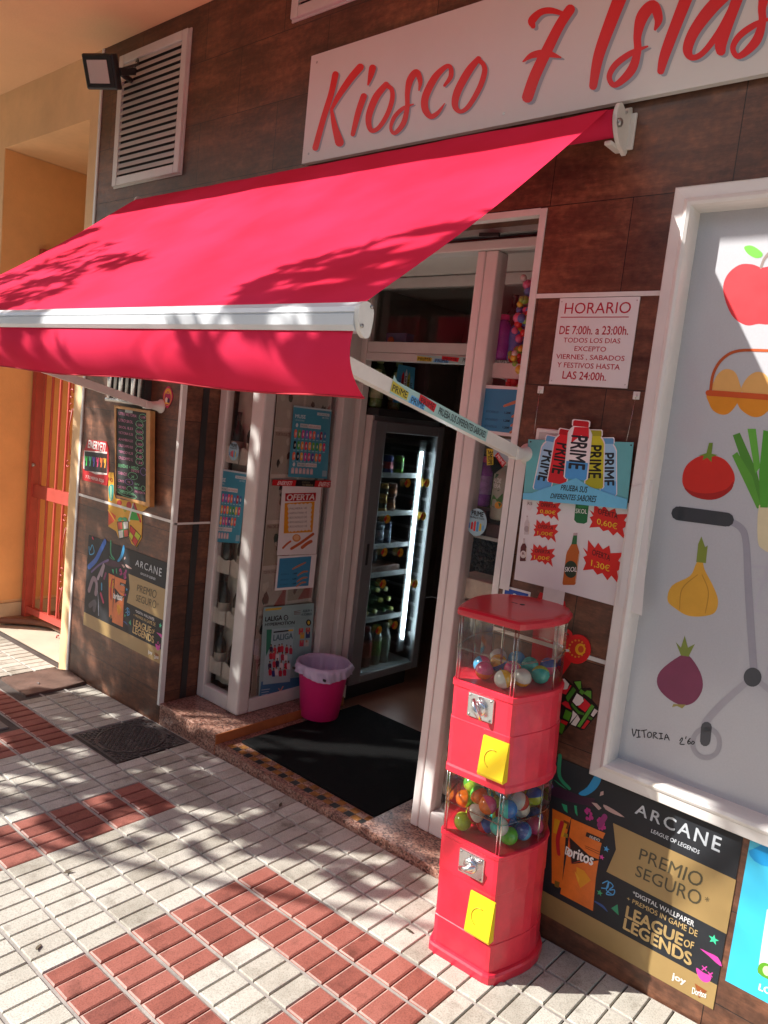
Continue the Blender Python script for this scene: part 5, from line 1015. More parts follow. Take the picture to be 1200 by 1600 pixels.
def disc_sticker(cx, cz, r):
    s = Sheet(); s.card([(cx+r*.86*math.cos(t*.25), cz+r*math.sin(t*.25)) for t in range(25)], '9CC8D4', .0005); s.text('PRIME', (cx-r*.5, cz+r*.45, cx+r*.5, cz+r*.8), '14181C', 2, .03); s.text('PRUEBALOS TODOS', (cx-r*.6, cz+r*.25, cx+r*.6, cz+r*.38), '14181C', 2, .02)
    for i, cc in enumerate(('5A8AC0', 'C8282E', 'D83A40', '4A9AD0', 'C8B83A', '6AB0DC')):
        x = cx+(i-2.5)*r*.24; s.poly([(x-r*.09, cz-r*.7+abs(i-2.5)*r*.08), (x+r*.09, cz-r*.7+abs(i-2.5)*r*.08), (x+r*.08, cz+r*.05-abs(i-2.5)*r*.1), (x, cz+r*.15-abs(i-2.5)*r*.1), (x-r*.08, cz+r*.05-abs(i-2.5)*r*.1)], cc, 2)
    return s
m_ = mf(365, 705); o = disc_sticker(m_[0], m_[1], .045).build('disc_sticker', 'y', .2235); tag(o, 'round pale blue drink sticker on the front pane of the left showcase', 'sticker')
m_ = fmap(.188)(745, 816); o = disc_sticker(m_[0], m_[1], .050).build('disc_sticker', 'y', .1885); tag(o, 'round pale blue drink sticker on the right showcase behind the capsule machine', 'sticker')
s = Sheet(fmap(.188)); k2 = lambda x, y: (700+x*.2373, 560+y*.2373)
s.card([k2(300, 520), k2(430, 535), k2(438, 590), k2(415, 690), k2(290, 640)], '9CB4BC', .0005); s.text('PRUEBA', None, '1C1C20', 2, .02, quad=[k2(318, 560), k2(415, 575), k2(418, 548), k2(322, 535)])
s.poly([k2(255, 592), k2(300, 600), k2(300, 700), k2(258, 704)], 'C0B030', 2); s.text('PRIME', None, '2A2818', 3, .02, quad=[k2(264, 696), k2(266, 606), k2(296, 612), k2(292, 696)]); s.poly([k2(310, 640), k2(330, 618), k2(385, 690), k2(360, 718)], 'B82028', 2); s.text('PRIME', None, 'E8D8D8', 3, .01, quad=[k2(320, 645), k2(362, 705), k2(376, 690), k2(334, 632)])
o = s.build('tag_sticker', 'y', .1885); tag(o, 'pale blue sticker with yellow and red bottle tags behind the right awning arm', 'sticker')

# ================================================================== GOODS IN THE SHOWCASES
def bottle_mesh(b, c, h, r, body, cap, lab=None, wine=False):
    x, y, z = c
    pr = [(r*.9, 0), (r, .006), (r, h*.55), (r*.85, h*.64), (r*.36, h*.76), (r*.32, h*.93), (r*.38, h*.94), (r*.38, h*.99)] if wine else [(r*.85, 0), (r, .008), (r*.96, h*.2), (r*.9, h*.35), (r, h*.5), (r*.97, h*.68), (r*.6, h*.83), (r*.42, h*.87), (r*.42, h*.88)]
    b.lathe([(a, z+d) for a, d in pr], (x, y, 0), body, 16)
    if wine: b.lathe([(r*.345, z+h*.80), (r*.345, z+h*.935), (r*.40, z+h*.94), (r*.40, z+h*1.0)], (x, y, 0), cap, 12)
    else: b.lathe([(r*.52, z+h*.885), (r*.52, z+h*.99), (r*.45, z+h)], (x, y, 0), cap, 14)
    if lab: b.lathe([(r*1.02, z+h*(.12 if wine else .25)), (r*1.02, z+h*(.42 if wine else .62))], (x, y, 0), lab, 16, cap=False)
WINE = mat('dark_wine_glass', (.012, .012, .010), .12, spec=.7); CREAML = mat('cream_label', (.55, .50, .40), .6, var=.2, vscale=30); DKCAP = mat('bottle_foil', (.05, .02, .02), .35)
og = thing('bottle_organiser', 'cream cloth pocket organiser hanging inside the left showcase', 'organiser', (-2.93, .40, .12))
b = MB(); b.grid(lambda u, v: (-3.06+u*.27, .300+.006*math.sin(u*20+v*9), .12+v*1.9), 12, 30, mat('cream_cloth', (.76, .69, .58), .9, var=.3, vscale=7, bump=.5, bscale=40)); b.build('back_sheet', og)
POCK = [(x, z) for z in (.20, .46, .72, .98, 1.27) for x in (-3.0, -2.885)]
wl = ['upper', 'second', 'middle', 'fourth', 'lowest']
for i, (x, z) in enumerate(POCK):
    b = MB(); b.grid(lambda u, v: (x-.052+u*.104, .240-.008*math.sin(u*math.pi), z-.015+v*.075+(.008*math.sin(u*6.3))*v), 8, 4, mat('cream_cloth', (.76, .69, .58), .9)); b.grid(lambda u, v: (x-.052+(.0 if u < .5 else .104), .240+(u if u < .5 else 1-u)*.10, z-.015+v*.07), 2, 1, mat('cream_cloth', (.76, .69, .58), .9)); b.build('pocket', og)
    b = MB(); bottle_mesh(b, (x, .268, z-.01), .245, .030, WINE, DKCAP, CREAML if i % 3 != 1 else None, True)
    o = b.build('wine_bottle'); tag(o, 'dark wine bottle standing in a cream pocket of the left showcase organiser', 'bottle', 'wine bottles in the pocket organiser')
# printed cardboard behind the side pane
s = Sheet(); s.card([(.30, .10), (.66, .10), (.66, 1.68), (.30, 1.68)], mat('kraft_print', (.66, .55, .47), .7, var=.3, vscale=6), .001)
rr = random.Random(2)
for ci, y0 in enumerate((.300, .482)):
    for ri in range(7):
        z = .105+ri*.225+(.0 if ci == 0 else .03); w_ = .172
        s.poly([(y0+.004, z), (y0+w_, z), (y0+w_, z+.21), (y0+.004, z+.205)], rr.choice(['B0A090', 'A89884', 'B8AA9C']), 1)
        s.poly([(y0+.07+rr.uniform(0, .04), z), (y0+w_, z), (y0+w_, z+.10+rr.uniform(0, .04))], 'A0281E', 2)
        for k_ in range(4):
            cx, cz, rx_ = y0+rr.uniform(.03, .13), z+rr.uniform(.05, .17), rr.uniform(.008, .026)
            s.poly([(cx+rx_*rr.uniform(.5, 1.1)*math.cos(t), cz+rx_*1.5*rr.uniform(.5, 1.2)*math.sin(t)) for t in [i*.785 for i in range(8)]], rr.choice(['241C18', '3A2E26', '5A4A3C', '6A3A2A', '2E3A2A', 'C8BCAC']), 2.2+k_*.1)
        s.text(rr.choice(['TORTA SALADA', 'PAN DEL DIA', 'TORTA DULCE']), (y0+.012, z+.185, y0+.10, z+.200), '6A2018', 3, .01)
o = s.build('printed_carton', 'x', -2.776); tag(o, 'tall brown carton printed with red and black food pictures inside the left showcase', 'carton')
b = MB(); b.box(-3.07, -2.79, .24, .78, 1.71, 1.722, WHITEP); b.build('showcase_shelf', shop)
# right showcase
for z in (1.745, 1.155, .62):
    b = MB(); b.box(-1.598, -1.275, .23, .83, z, z+.012, WHITEP if z > 1.5 else mat('steel_shelf', (.45, .43, .40), .4))
    if z > 1.5: b.box(-1.56, -1.275, .215, .2299, 1.735, 1.787, WHITEP)
    b.build('showcase_shelf', shop)
PUR = mat('purple_drink', (.34, .08, .46), .25, var=.5, vscale=9); PINK = mat('pink_cap', (.75, .05, .25), .35); BLUD = mat('blue_drink', (.12, .24, .66), .25, var=.4, vscale=9)
def gpos(px, py, y): p = F(px, py, y); return p.x, p.z
for (px, pb, pt, y, r, bd, cp, lb) in ((781, 562, 492, .262, .033, PUR, PINK, 'purple drink bottle with pink cap on the top shelf right of the doorway'), (803, 564, 496, .275, .029, BLUD, BLUD, 'blue drink bottle with blue cap beside the purple one on the top shelf'), (750, 790, 712, .262, .034, PUR, PINK, 'violet drink bottle with pink cap under the end of the awning arm')):
    x, z = gpos(px, pb, y); h = gpos(px, pt, y)[1]-z
    b = MB(); bottle_mesh(b, (x, y, z), h, r, bd, cp, mat('violet_label', (.42, .22, .50), .4, var=.5, vscale=40) if pb > 600 else None); o = b.build('drink_bottle'); tag(o, lb, 'bottle')
b = MB(); b.box(-1.60, -1.5, .235, .34, 1.167, 1.258, mat('dark_carton', (.10, .05, .05), .6)); b.box(-1.495, -1.40, .24, .34, 1.167, 1.215, mat('dark_carton', (.10, .05, .05), .6)); o = b.build('carton_riser'); tag(o, 'dark carton under the violet bottle in the right showcase', 'carton')
ALX, ALZ = gpos(783, 812, .268)
t = thing('aloe_bottle', 'large clear and green aloe drink bottle with a white cap in the right showcase', 'bottle', (ALX, .268, ALZ-.001))
b = MB(); b.lathe([(.040, 1.216), (.044, 1.225), (.044, 1.36), (.040, 1.385), (.018, 1.405), (.016, 1.412)], (ALX, .268, ALZ-1.216), mat('aloe_juice', (.42, .44, .34), .2, var=.15), 18); b.build('body', t)
b = MB(); b.lathe([(.021, 1.4125), (.021, 1.44), (.019, 1.443)], (ALX, .268, ALZ-1.216), WHITEP, 14); b.build('cap', t)
s = Sheet(); s.card([(-.04, .04), (.04, .035), (.04, .16), (-.04, .165)], '9AA88A', .0003); s.poly([(-.04, .11), (0, .105), (.036, .13), (.04, .165), (-.02, .165)], '1E4A22', 1); s.text('ALOE', (-.03, .134, .008, .150), 'E8E8E0', 2, .02); s.text('VERA', (-.03, .115, .008, .130), 'E8E8E0', 2, .02); s.poly([(-.035, .05), (-.02, .09), (.0, .075), (.02, .10), (.015, .05)], '3A7A2A', 1, 2); s.ell(.008, .055, .014, .013, 'E0A020', 2)
s.build('label', lambda u, v, w: (ALX+.0452*math.sin(u/.0452), .268-(.0452+w)*math.cos(u/.0452), ALZ+v), 0, t, lift=.0004)
gx0 = gpos(822, 500, .262)[0]-.01
b = MB()
rr = random.Random(4)
CND = [mat('candy_'+n, c, .3, coat=.4) for n, c in (('red', (.80, .05, .04)), ('yellow', (.85, .60, .06)), ('green', (.28, .60, .08)), ('blue', (.10, .25, .65)), ('white', (.8, .75, .7)), ('pink', (.80, .18, .36)))]
for i in range(150):
    z = 1.72+rr.random()*.36; a = (z-1.72)/.36; x = gx0+.05*a+rr.uniform(-.045, .05); y = .262+rr.uniform(-.045, .045)
    b.sphere((x, y, z), rr.uniform(.010, .019), CND[rr.randrange(6)], 7, 5)
for i in range(60): b.sphere((gx0+.02+rr.uniform(-.04, .04), .262+rr.uniform(-.04, .04), 1.60+rr.random()*.13), rr.uniform(.010, .018), CND[rr.choice([0, 0, 0, 1, 5])], 7, 5)
o = b.build('sweet_garland'); tag(o, 'plump multicoloured string of wrapped sweets at the right edge of the showcase', 'sweets')
chx, chz = gpos(757, 858, .275)
b = MB()
for i in range(260):
    a, e, r_ = rr.uniform(0, 6.28), rr.uniform(-1.3, 1.3), rr.uniform(.7, 1)
    b.sphere((chx+.062*math.cos(a)*math.cos(e)*r_, .275+.045*math.sin(a)*math.cos(e)*r_, chz+.085*math.sin(e)*r_), .008, mat('coal_black', (.02, .018, .016), .7, var=.5, vscale=60), 5, 4)
o = b.build('charcoal_bag', loc=(chx, .275, chz-.09)); tag(o, 'dark lumpy bag below the round sticker in the right showcase', 'bag')
b = MB(); b.box(-1.60, -1.42, .215, .36, .93, 1.005, mat('pale_box', (.66, .56, .44), .7, var=.25, vscale=20), .004); b.prism([(-1.59, .8), (-1.42, .8), (-1.43, .925), (-1.58, .92)], .24, .40, mat('pale_box', (.50, .42, .32), .7), 'y'); o = b.build('wooden_crate'); tag(o, 'pale wooden box in the right showcase just behind the capsule machine', 'box')
for z0_, z1_, lb in ((.632, .75, 'pale carton on the lower shelf of the right showcase behind the capsule machine'), (.24, .34, 'lowest pale carton in the right showcase left of the capsule machine')):
    b = MB(); b.box(-1.585, -1.29, .24 if z0_ < .5 else .28, .5, z0_, z1_, mat('pale_box', (.50, .42, .32), .7)); o = b.build('carton'); tag(o, lb, 'carton')
b = MB()
for i in range(9): b.tube([(-1.592, .222, .52+i*.05), (-1.28, .222, .53+i*.05)], .0022, BLACKP, 5); 
for i in range(10): b.tube([(-1.585+i*.032, .224, .50), (-1.575+i*.032, .224, .95)], .0016, BLACKP, 5)
o = b.build('wire_basket'); tag(o, 'black wire grid behind the lower pane of the right showcase', 'basket')
b = MB(); bottle_mesh(b, (-1.545, .30, .105), .30, .045, WINE, DKCAP, CREAML, True); bottle_mesh
o = b.build('wine_bottle'); tag(o, 'dark wine bottle low in the right showcase beside the capsule machine', 'bottle')
# transom shelf goods
b = MB(); b.box(-2.66, -1.64, .86, 1.06, 1.905, 1.918, SHOPW); b.build('transom_shelf', shop)
for x, h, r, bd, lb in ((-2.04, .235, .042, mat('amber_liquor', (.20, .07, .02), .2), 'amber spirit bottle, leftmost of the three behind the transom glass'), (-1.94, .25, .040, mat('dark_rum', (.05, .012, .012), .2), 'dark spirit bottle in the middle behind the transom glass'), (-1.85, .24, .040, mat('dark_rum', (.05, .012, .012), .2), 'dark spirit bottle nearest the doorway post behind the transom glass')):
    b = MB(); bottle_mesh(b, (x, .94, 1.919), h, r, bd, DKCAP, mat('dull_red_label', (.16, .04, .03), .5, var=.3), True); o = b.build('spirit_bottle'); tag(o, lb, 'bottle')
b = MB(); b.box(-2.655, -2.52, .89, .95, 1.919, 1.985, mat('blue_packet', (.06, .14, .26), .4)); b.lathe([(.022, 0), (.02, .004)], (-2.62, .8895, 1.945), mat('orange_spot', (.5, .18, .04), .5), 12, ax=(0, -1, 0)); o = b.build('snack_packet'); tag(o, 'blue packet lying behind the transom glass near the awning bar', 'packet')
# waste bin and mat
BK = .88
wb = thing('waste_bin', 'magenta waste bin lined with a lilac bag on the black doormat', 'bin', (-2.585, .62, .012))
b = MB(); b.lathe([(.108, .0), (.112, .004), (.140, .22), (.150, .262), (.156, .262), (.156, .268), (.146, .268), (.134, .21), (.105, .012), (.0, .012)], (-2.585, .62, .012), mat('magenta_plastic', (.70, .02, .17), .4, var=.08, vscale=6), 36, cap=False); b.add([(-2.585+.108*math.cos(a*.2), .62+.108*math.sin(a*.2), .0122) for a in range(31)], [tuple(range(31))], MATS['magenta_plastic']); b.v = [(-2.60+(x+2.585)*BK, .62+(y-.62)*BK, z) for x, y, z in b.v]; b.build('bucket', wb)
LIL = mat('lilac_bag', (.58, .50, .68), .35, var=.12, vscale=9, bump=.4, bscale=25)
b = MB()
def liner(u, v):
    a = u*2*math.pi; rn = .004*math.sin(a*9+1)+.004*math.sin(a*17+2*math.sin(a*3))+.003*math.sin(a*31+v*9)+.003*math.sin(a*5+v*14)
    if v < .35: k_ = v/.35; r = .166+rn*.9-.004*(1-k_); z = .228+.042*k_+.010*math.sin(a*3+.5)*(1-k_)
    elif v < .5: k_ = (v-.35)/.15; r = .166-.024*k_+rn*.6; z = .270+.008*k_+.012*math.sin(k_*math.pi)
    else: k_ = (v-.5)/.5; r = .142-.045*k_+rn*1.2*k_*(1-k_)*2; z = .278-.20*k_
    return (-2.585+r*math.cos(a), .62+r*math.sin(a), .012+z)
b.grid(liner, 120, 22, LIL); b.add([(-2.585+.118*math.cos(i*.2), .62+.118*math.sin(i*.2), .085+.01*math.sin(i*3)) for i in range(31)], [tuple(range(31))], LIL); b.v = [(-2.60+(x+2.585)*BK, .62+(y-.62)*BK, z) for x, y, z in b.v]; b.build('liner', wb)
for a in (-2.35, -.75):
    b = MB(); b.box(-2.585+.172*math.cos(a)-.010, -2.585+.172*math.cos(a)+.010, .62+.172*math.sin(a)-.004, .62+.172*math.sin(a)+.004, .244, .256, BLACKP, .002); b.v = [(-2.60+(x+2.585)*BK, .62+(y-.62)*BK, z) for x, y, z in b.v]; b.build('handle_slot', wb)
b = MB(); b.box(-2.585, -1.755, .107, .90, .0005, .013, BLACK, .003); o = b.build('doormat'); tag(o, 'large black rubber mat in the doorway', 'mat')

# ================================================================== DRINKS FRIDGE (stands sideways just inside the door)
FXF = -2.632
fz = thing('drinks_fridge', 'tall grey glass fronted drinks fridge with a lit strip just inside the doorway', 'fridge', (-2.9, 1.155, 0))
FGREY = mat('fridge_grey', (.15, .155, .16), .4, var=.08); FWH = mat('fridge_white', (.58, .54, .50), .4, var=.08, vscale=4); FIN = mat('fridge_liner', (.20, .21, .21), .5, var=.1)
b = MB(); b.box(-3.22, FXF-.03, .858, .875, .03, 1.56, FWH); b.box(-3.22, FXF-.003, 1.4525, 1.462, .1, 1.56, BLACKP); b.box(-3.22, FXF-.03, 1.44, 1.452, .1, 1.56, BLACKP); b.box(-3.22, -3.20, .875, 1.44, .1, 1.56, FIN); b.box(-3.2, FXF-.03, .8755, 1.4395, .10, .14, FIN); b.box(-3.2, FXF-.03, .8755, 1.4395, 1.50, 1.56, FIN); b.box(-3.2, FXF-.06, .90, 1.42, .0, .0995, BLACKP)
b.box(-3.19, -3.185, .88, 1.435, .14, 1.5, FIN)
for i in range(14): b.box(-3.0, -2.68, 1.432, 1.4395, .2+i*.09, .215+i*.09, FGREY)
b.build('cabinet', fz)
b = MB(); x0, x1 = FXF-.0295, FXF
b.box(x0, x1, .86, .945, .105, 1.535, FGREY, .004); b.box(x0, x1, 1.40, 1.452, .105, 1.535, FGREY, .004); b.box(x0, x1, .9455, 1.3995, .105, .148, FGREY, .004); b.box(x0, x1, .9455, 1.3995, 1.478, 1.535, FGREY, .004); b.box(FXF+.0005, FXF+.002, .888, .905, .77, .885, BLACKP)
dr = b.build('door', fz)
b = MB(); b.box(FXF-.018, FXF-.014, .945, 1.40, .148, 1.478, glassmat('fridge_glass', (.80, .84, .84), .03, .7)); b.build('pane', dr)
b = MB(); b.tube([(FXF-.06, 1.362, .275), (FXF-.06, 1.345, 1.385)], .0042, mat('led_white', (.80, .92, 1.0), emit=70), 6); b.build('led_strip', fz)
b = MB(); b.box(FXF-.075, FXF-.066, 1.335, 1.385, .2, 1.45, FIN); b.build('led_mount', fz)
SH = (1.247, 1.033, .850, .687, .430)
for z in SH:
    b = MB(); b.box(-3.18, FXF-.075, .90, 1.335, z-.012, z, mat('shelf_white', (.55, .56, .56), .4), .002); b.box(FXF-.0745, FXF-.070, .90, 1.335, z-.016, z+.012, mat('shelf_edge', (.62, .64, .64), .3)); b.build('shelf', fz)
def can(name, x, y, z, h, r, c, c2, label, group):
    b = MB(); m1 = mat('can_'+c, c, .25, .45, var=.15, vscale=20); m2 = mat('can_'+c2, c2, .25, .4)
    b.lathe([(r*.82, z), (r, z+.008), (r, z+h*.30)], (x, y, 0), m1, 14, cap=True); b.lathe([(r*1.002, z+h*.30), (r*1.002, z+h*.66)], (x, y, 0), m2, 14, cap=False); b.lathe([(r, z+h*.66), (r, z+h-.012), (r*.80, z+h)], (x, y, 0), m1, 14)
    b.lathe([(r*.82, z+h+.0003), (r*.78, z+h+.001)], (x, y, 0), STEEL, 12)
    o = b.build(name); tag(o, label, 'can', group)
xf = FXF-.115
for k_, (y, zz) in enumerate(((.955, 0), (1.025, 0), (.965, .098))): can('soda_can', xf, y, SH[0]+.0005+zz, .097, .029, 'B01C1E', '8C1216', 'red soda can stacked at the left of the top fridge shelf', 'red soda cans on the top fridge shelf')
can('soda_can', xf, 1.12, SH[0]+.0005, .105, .030, '1A2F86', 'B03040', 'dark blue soda can on the top fridge shelf', None); can('soda_can', xf, 1.215, SH[0]+.0005, .105, .030, '6AA81E', '3A6A2A', 'green soda can nearest the lit strip on the top fridge shelf', None)
for lv in (0, 1):
    for y, c, c2, n_ in ((.955, '24489A', 'C07A2A', 'blue and orange'), (1.03, '5A9A3A', 'A8B0B0', 'green and silver'), (1.105, 'B88A2A', '3A3A20', 'gold'), (1.18, '6A3A1E', 'A8642A', 'brown')):
        can('soda_can', xf, y, SH[1]+.0005+lv*.082, .080, .029, c, c2, n_+' soda can '+('on top of' if lv else 'underneath')+' its twin on the second fridge shelf', 'paired cans on the second fridge shelf')
for y, c, c2, n_ in ((.955, '3A2A1E', 'A8441E', 'dark'), (1.035, 'A82A1E', 'B84A2E', 'red'), (1.11, '5A6A7A', '8A9AA8', 'silver grey'), (1.175, '2A3A5A', '8A9AAA', 'navy and silver')): can('slim_can', xf, y, SH[2]+.0005, .125, .027, c, c2, 'slim '+n_+' can on the third fridge shelf', None)
b = MB(); b.box(xf-.10, xf+.03, .925, 1.29, SH[3]+.0005, SH[3]+.042, mat('reddish_tray', (.16, .05, .025), .5, var=.35, vscale=12), .004); o = b.build('carton_tray'); tag(o, 'flat reddish brown tray on the fourth fridge shelf', 'tray')
for y in (.98, 1.06, 1.14):
    b = MB(); bottle_mesh(b, (xf-.05, y, SH[3]+.043), .10, .022, mat('dark_bottle', (.03, .02, .02), .2), DKCAP); o = b.build('small_bottle'); tag(o, 'small dark bottle standing on the brown tray in the fridge', 'bottle', 'small dark bottles on the fridge tray')
GRB = mat('green_bottle_glass', (.02, .09, .03), .12, spec=.7); LIME = mat('lime_cap', (.42, .46, .05), .4)
rr = random.Random(8)
for i, (y, dz) in enumerate(((.96, 0), (1.035, 0), (1.11, 0), (1.185, 0), (1.255, 0), (1.0, .062), (1.075, .062), (1.15, .062), (1.22, .062), (1.04, .124), (1.115, .124), (1.185, .124))):
    b = MB(); z = SH[4]+.034+dz; b.lathe([(.03, 0), (.033, .01), (.033, .13), (.014, .18), (.012, .215)], (xf-.19, y, z), GRB, 12, ax=(1, 0, .02)); b.lathe([(.014, .2155), (.014, .225), (.012, .226)], (xf-.19, y, z), LIME if i % 3 else GRB, 10, ax=(1, 0, .02))
    o = b.build('green_bottle'); tag(o, 'green beer bottle lying cap outwards in the fridge pile', 'bottle', 'green bottles lying on the fifth fridge shelf')
for y, bd, lb, n_ in ((.955, (.02, .03, .02), (.05, .06, .05), 'black'), (1.02, (.05, .02, .015), (.10, .05, .03), 'dark brown'), (1.10, (.10, .02, .02), (.30, .05, .04), 'dark red'), (1.18, (.25, .28, .22), (.16, .30, .08), 'clear and lime'), (1.26, (.28, .30, .28), (.30, .36, .30), 'clear')):
    b = MB(); bottle_mesh(b, (xf, y, .1405), .235, .036, mat('bot_'+n_.replace(' ', '_'), bd, .15, spec=.6), mat('lab_'+n_.replace(' ', '_'), lb, .4), mat('lab_'+n_.replace(' ', '_'), lb, .4, var=.3, vscale=30)); o = b.build('soft_drink_bottle'); tag(o, n_+' soft drink bottle on the bottom fridge shelf', 'bottle')
def qf(x, y): p = SX(540+x/3.478, 640+y/3.478, FXF+.003); return p.y, p.z
tags_ = [(340, 400, 'below the top shelf'), (445, 400, 'topmost on the lit strip'), (425, 580, 'second on the lit strip'), (228, 595, 'below the second shelf'), (213, 775, 'left one below the third shelf'), (300, 778, 'right one below the third shelf'), (205, 948, 'below the fourth shelf'), (380, 948, 'lowest on the lit strip'), (183, 1200, 'left one below the fifth shelf'), (270, 1172, 'right one below the fifth shelf'), (385, 510, 'tiny one left of the lit strip')]
for x, y, lb in tags_:
    u, v = qf(x, y); s = Sheet(); r = .010 if 'tiny' in lb else .026
    pts = [(u+(r if i % 2 == 0 else r*.82)*math.cos(i*math.pi/11), v+(r if i % 2 == 0 else r*.82)*math.sin(i*math.pi/11)) for i in range(22)]
    s.card(pts, 'C89A20' if r > .02 else 'A82A2A', .0006); s.poly([(u-r*1.2, v-r*.1), (u-r*.4, v+r*.8), (u-r*.1, v+r*.2), (u-r*.5, v-r*.7)], 'B02018', 1)
    s.text('1,20€', (u-r*.45, v-r*.22, u+r*.6, v+r*.22), 'A02414', 2, .01)
    o = s.build('price_tag', 'x', FXF-.0005); tag(o, 'yellow starburst price tag on the fridge, '+lb, 'price tag', 'starburst price tags on the drinks fridge')
# things on top of the fridge
b = MB(); b.box(-3.2, FXF+.004, .862, 1.46, 1.562, 1.60, BLACKP, .004); b.box(-3.2, -2.72, .90, 1.44, 1.60, 1.66, BLACKP); b.box(-3.3, -2.70, 1.30, 1.34, 1.60, 1.9, mat('dark_carton', (.10, .05, .05), .6)); o = b.build('fridge_top_tray'); tag(o, 'black tray lying on top of the drinks fridge', 'tray')
ALO = mat('aloe_bottle_green', (.10, .16, .05), .25, var=.5, vscale=25)
for i, (x, y, n_) in enumerate(((-2.70, .91, 'nearest the door'), (-2.76, .985, 'behind the first'), (-2.70, 1.06, 'in the middle of the row'), (-2.76, 1.14, 'farthest from the door'))):
    b = MB(); bottle_mesh(b, (x, y, 1.6605 if x < -2.72 else 1.6005), .20, .036, ALO, mat('pale_green_cap', (.30, .36, .16), .4), mat('aloe_label', (.30, .34, .18), .5, var=.6, vscale=30)); o = b.build('aloe_bottle'); tag(o, 'green aloe bottle on top of the fridge, '+n_, 'bottle', 'aloe bottles on the fridge')
s = Sheet(); s.card([(1.00, 1.64), (1.17, 1.64), (1.155, 1.84), (1.015, 1.84)], '4A9AC0', .002)
for i, (cc, y) in enumerate((('4A8AC0', 1.035), ('C82028', 1.06), ('E8E0E0', 1.085), ('B8B030', 1.11), ('6AB0DC', 1.135))): s.poly([(y-.012, 1.69), (y+.012, 1.69), (y+.010, 1.80-abs(i-2)*.015), (y, 1.825-abs(i-2)*.015), (y-.010, 1.80-abs(i-2)*.015)], cc, 2); s.text('PRIME', None, '1C1C20', 3, .02, quad=[(y+.007, 1.785-abs(i-2)*.015), (y+.007, 1.70), (y-.007, 1.70), (y-.007, 1.785-abs(i-2)*.015)][0:4])
s.poly([(1.0, 1.64), (1.17, 1.64), (1.165, 1.68), (1.085, 1.70), (1.005, 1.68)], '2A7AA8', 2.5)
o = s.build('display_card', 'x', -2.66); tag(o, 'small blue bottle display card standing on top of the fridge inside', 'display card')
b = MB(); b.box(-2.62, -2.42, 2.2, 2.5, 1.42, 1.86, mat('cream_carton', (.42, .34, .26), .7, var=.1), .004); b.box(-2.60, -2.45, 1.9, 2.1, 1.42, 1.80, mat('cream_carton', (.42, .34, .26), .7)); o = b.build('storage_carton'); tag(o, 'cream cartons on a shelf in the dark shop interior', 'carton')
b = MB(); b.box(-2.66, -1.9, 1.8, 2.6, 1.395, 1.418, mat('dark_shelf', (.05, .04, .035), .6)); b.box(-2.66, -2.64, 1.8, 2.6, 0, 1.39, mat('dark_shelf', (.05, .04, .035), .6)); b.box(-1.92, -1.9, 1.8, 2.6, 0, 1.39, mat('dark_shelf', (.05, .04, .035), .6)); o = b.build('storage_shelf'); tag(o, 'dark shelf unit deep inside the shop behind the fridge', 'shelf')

# ================================================================== CAPSULE MACHINE
MX, MY = -1.054, -.15
cm = thing('capsule_machine', 'red two tier toy capsule vending machine with yellow flaps on the pavement', 'vending machine', (MX, MY, GZ(MX)+.001))
MT = Matrix.Rotation(-.029, 4, 'Y') @ Matrix.Rotation(.03, 4, 'X')
MT = Matrix.Translation((MX, MY, GZ(MX)+.001)) @ MT
half = [(.086, -.157), (.0985, -.155), (.106, -.143), (.122, -.095), (.136, -.045), (.142, -.01), (.141, .03), (.128, .075), (.100, .112), (.056, .135), (0, .142)]
OUT = half+[(-x, y) for x, y in reversed(half[:-1])]
def ring(d, z):                                                             # outline moved outwards by d
    n = len(OUT); r = []
    for i in range(n):
        a = Vector(OUT[i-1]); c = Vector(OUT[(i+1) % n]); t = (c-a).normalized(); p = Vector(OUT[i])+Vector((t.y, -t.x))*d; r.append((p.x, p.y, z))
    return r
def loft(b, lv, m, cap0=True, cap1=True, smooth=False):
    n = len(OUT); vs = []
    for d, z in lv: vs += ring(d, z)
    fs = [(i*n+k_, i*n+(k_+1) % n, (i+1)*n+(k_+1) % n, (i+1)*n+k_) for i in range(len(lv)-1) for k_ in range(n)]
    if cap0: fs.append(tuple(range(n-1, -1, -1)))
    if cap1: fs.append(tuple(range((len(lv)-1)*n, len(lv)*n)))
    b.add(vs, fs, m, smooth)
def mbm(): b = MB(); b.M = MT; return b
b = mbm(); loft(b, [(.010, 0), (.012, .004), (.012, .028), (.008, .034), (.001, .036)], MRED); b.build('base', cm)
b = mbm(); loft(b, [(.000, .0365), (.000, .120), (-.0025, .122), (-.0025, .270), (-.0005, .272), (-.001, .372), (.002, .376), (.002, .386), (-.004, .388)], MRED); lb_ = b.build('lower_housing', cm)
b = mbm(); loft(b, [(-.006, .572), (.003, .574), (.003, .590), (.0, .596), (.0, .735), (-.0025, .737), (-.002, .828), (.002, .832), (.002, .846), (-.004, .848)], MRED); b.build('upper_housing', cm)
b = mbm(); loft(b, [(-.003, 1.034), (.003, 1.036), (.0055, 1.042), (.0055, 1.052), (.0, 1.058), (-.012, 1.0595)], MRED2)
b.lathe([(.008, 1.0597), (.008, 1.0603)], (0, .02, 0), BLACKP, 10); b.box(-.035, -.015, .016, .021, 1.0596, 1.0601, BLACKP); b.build('lid', cm)
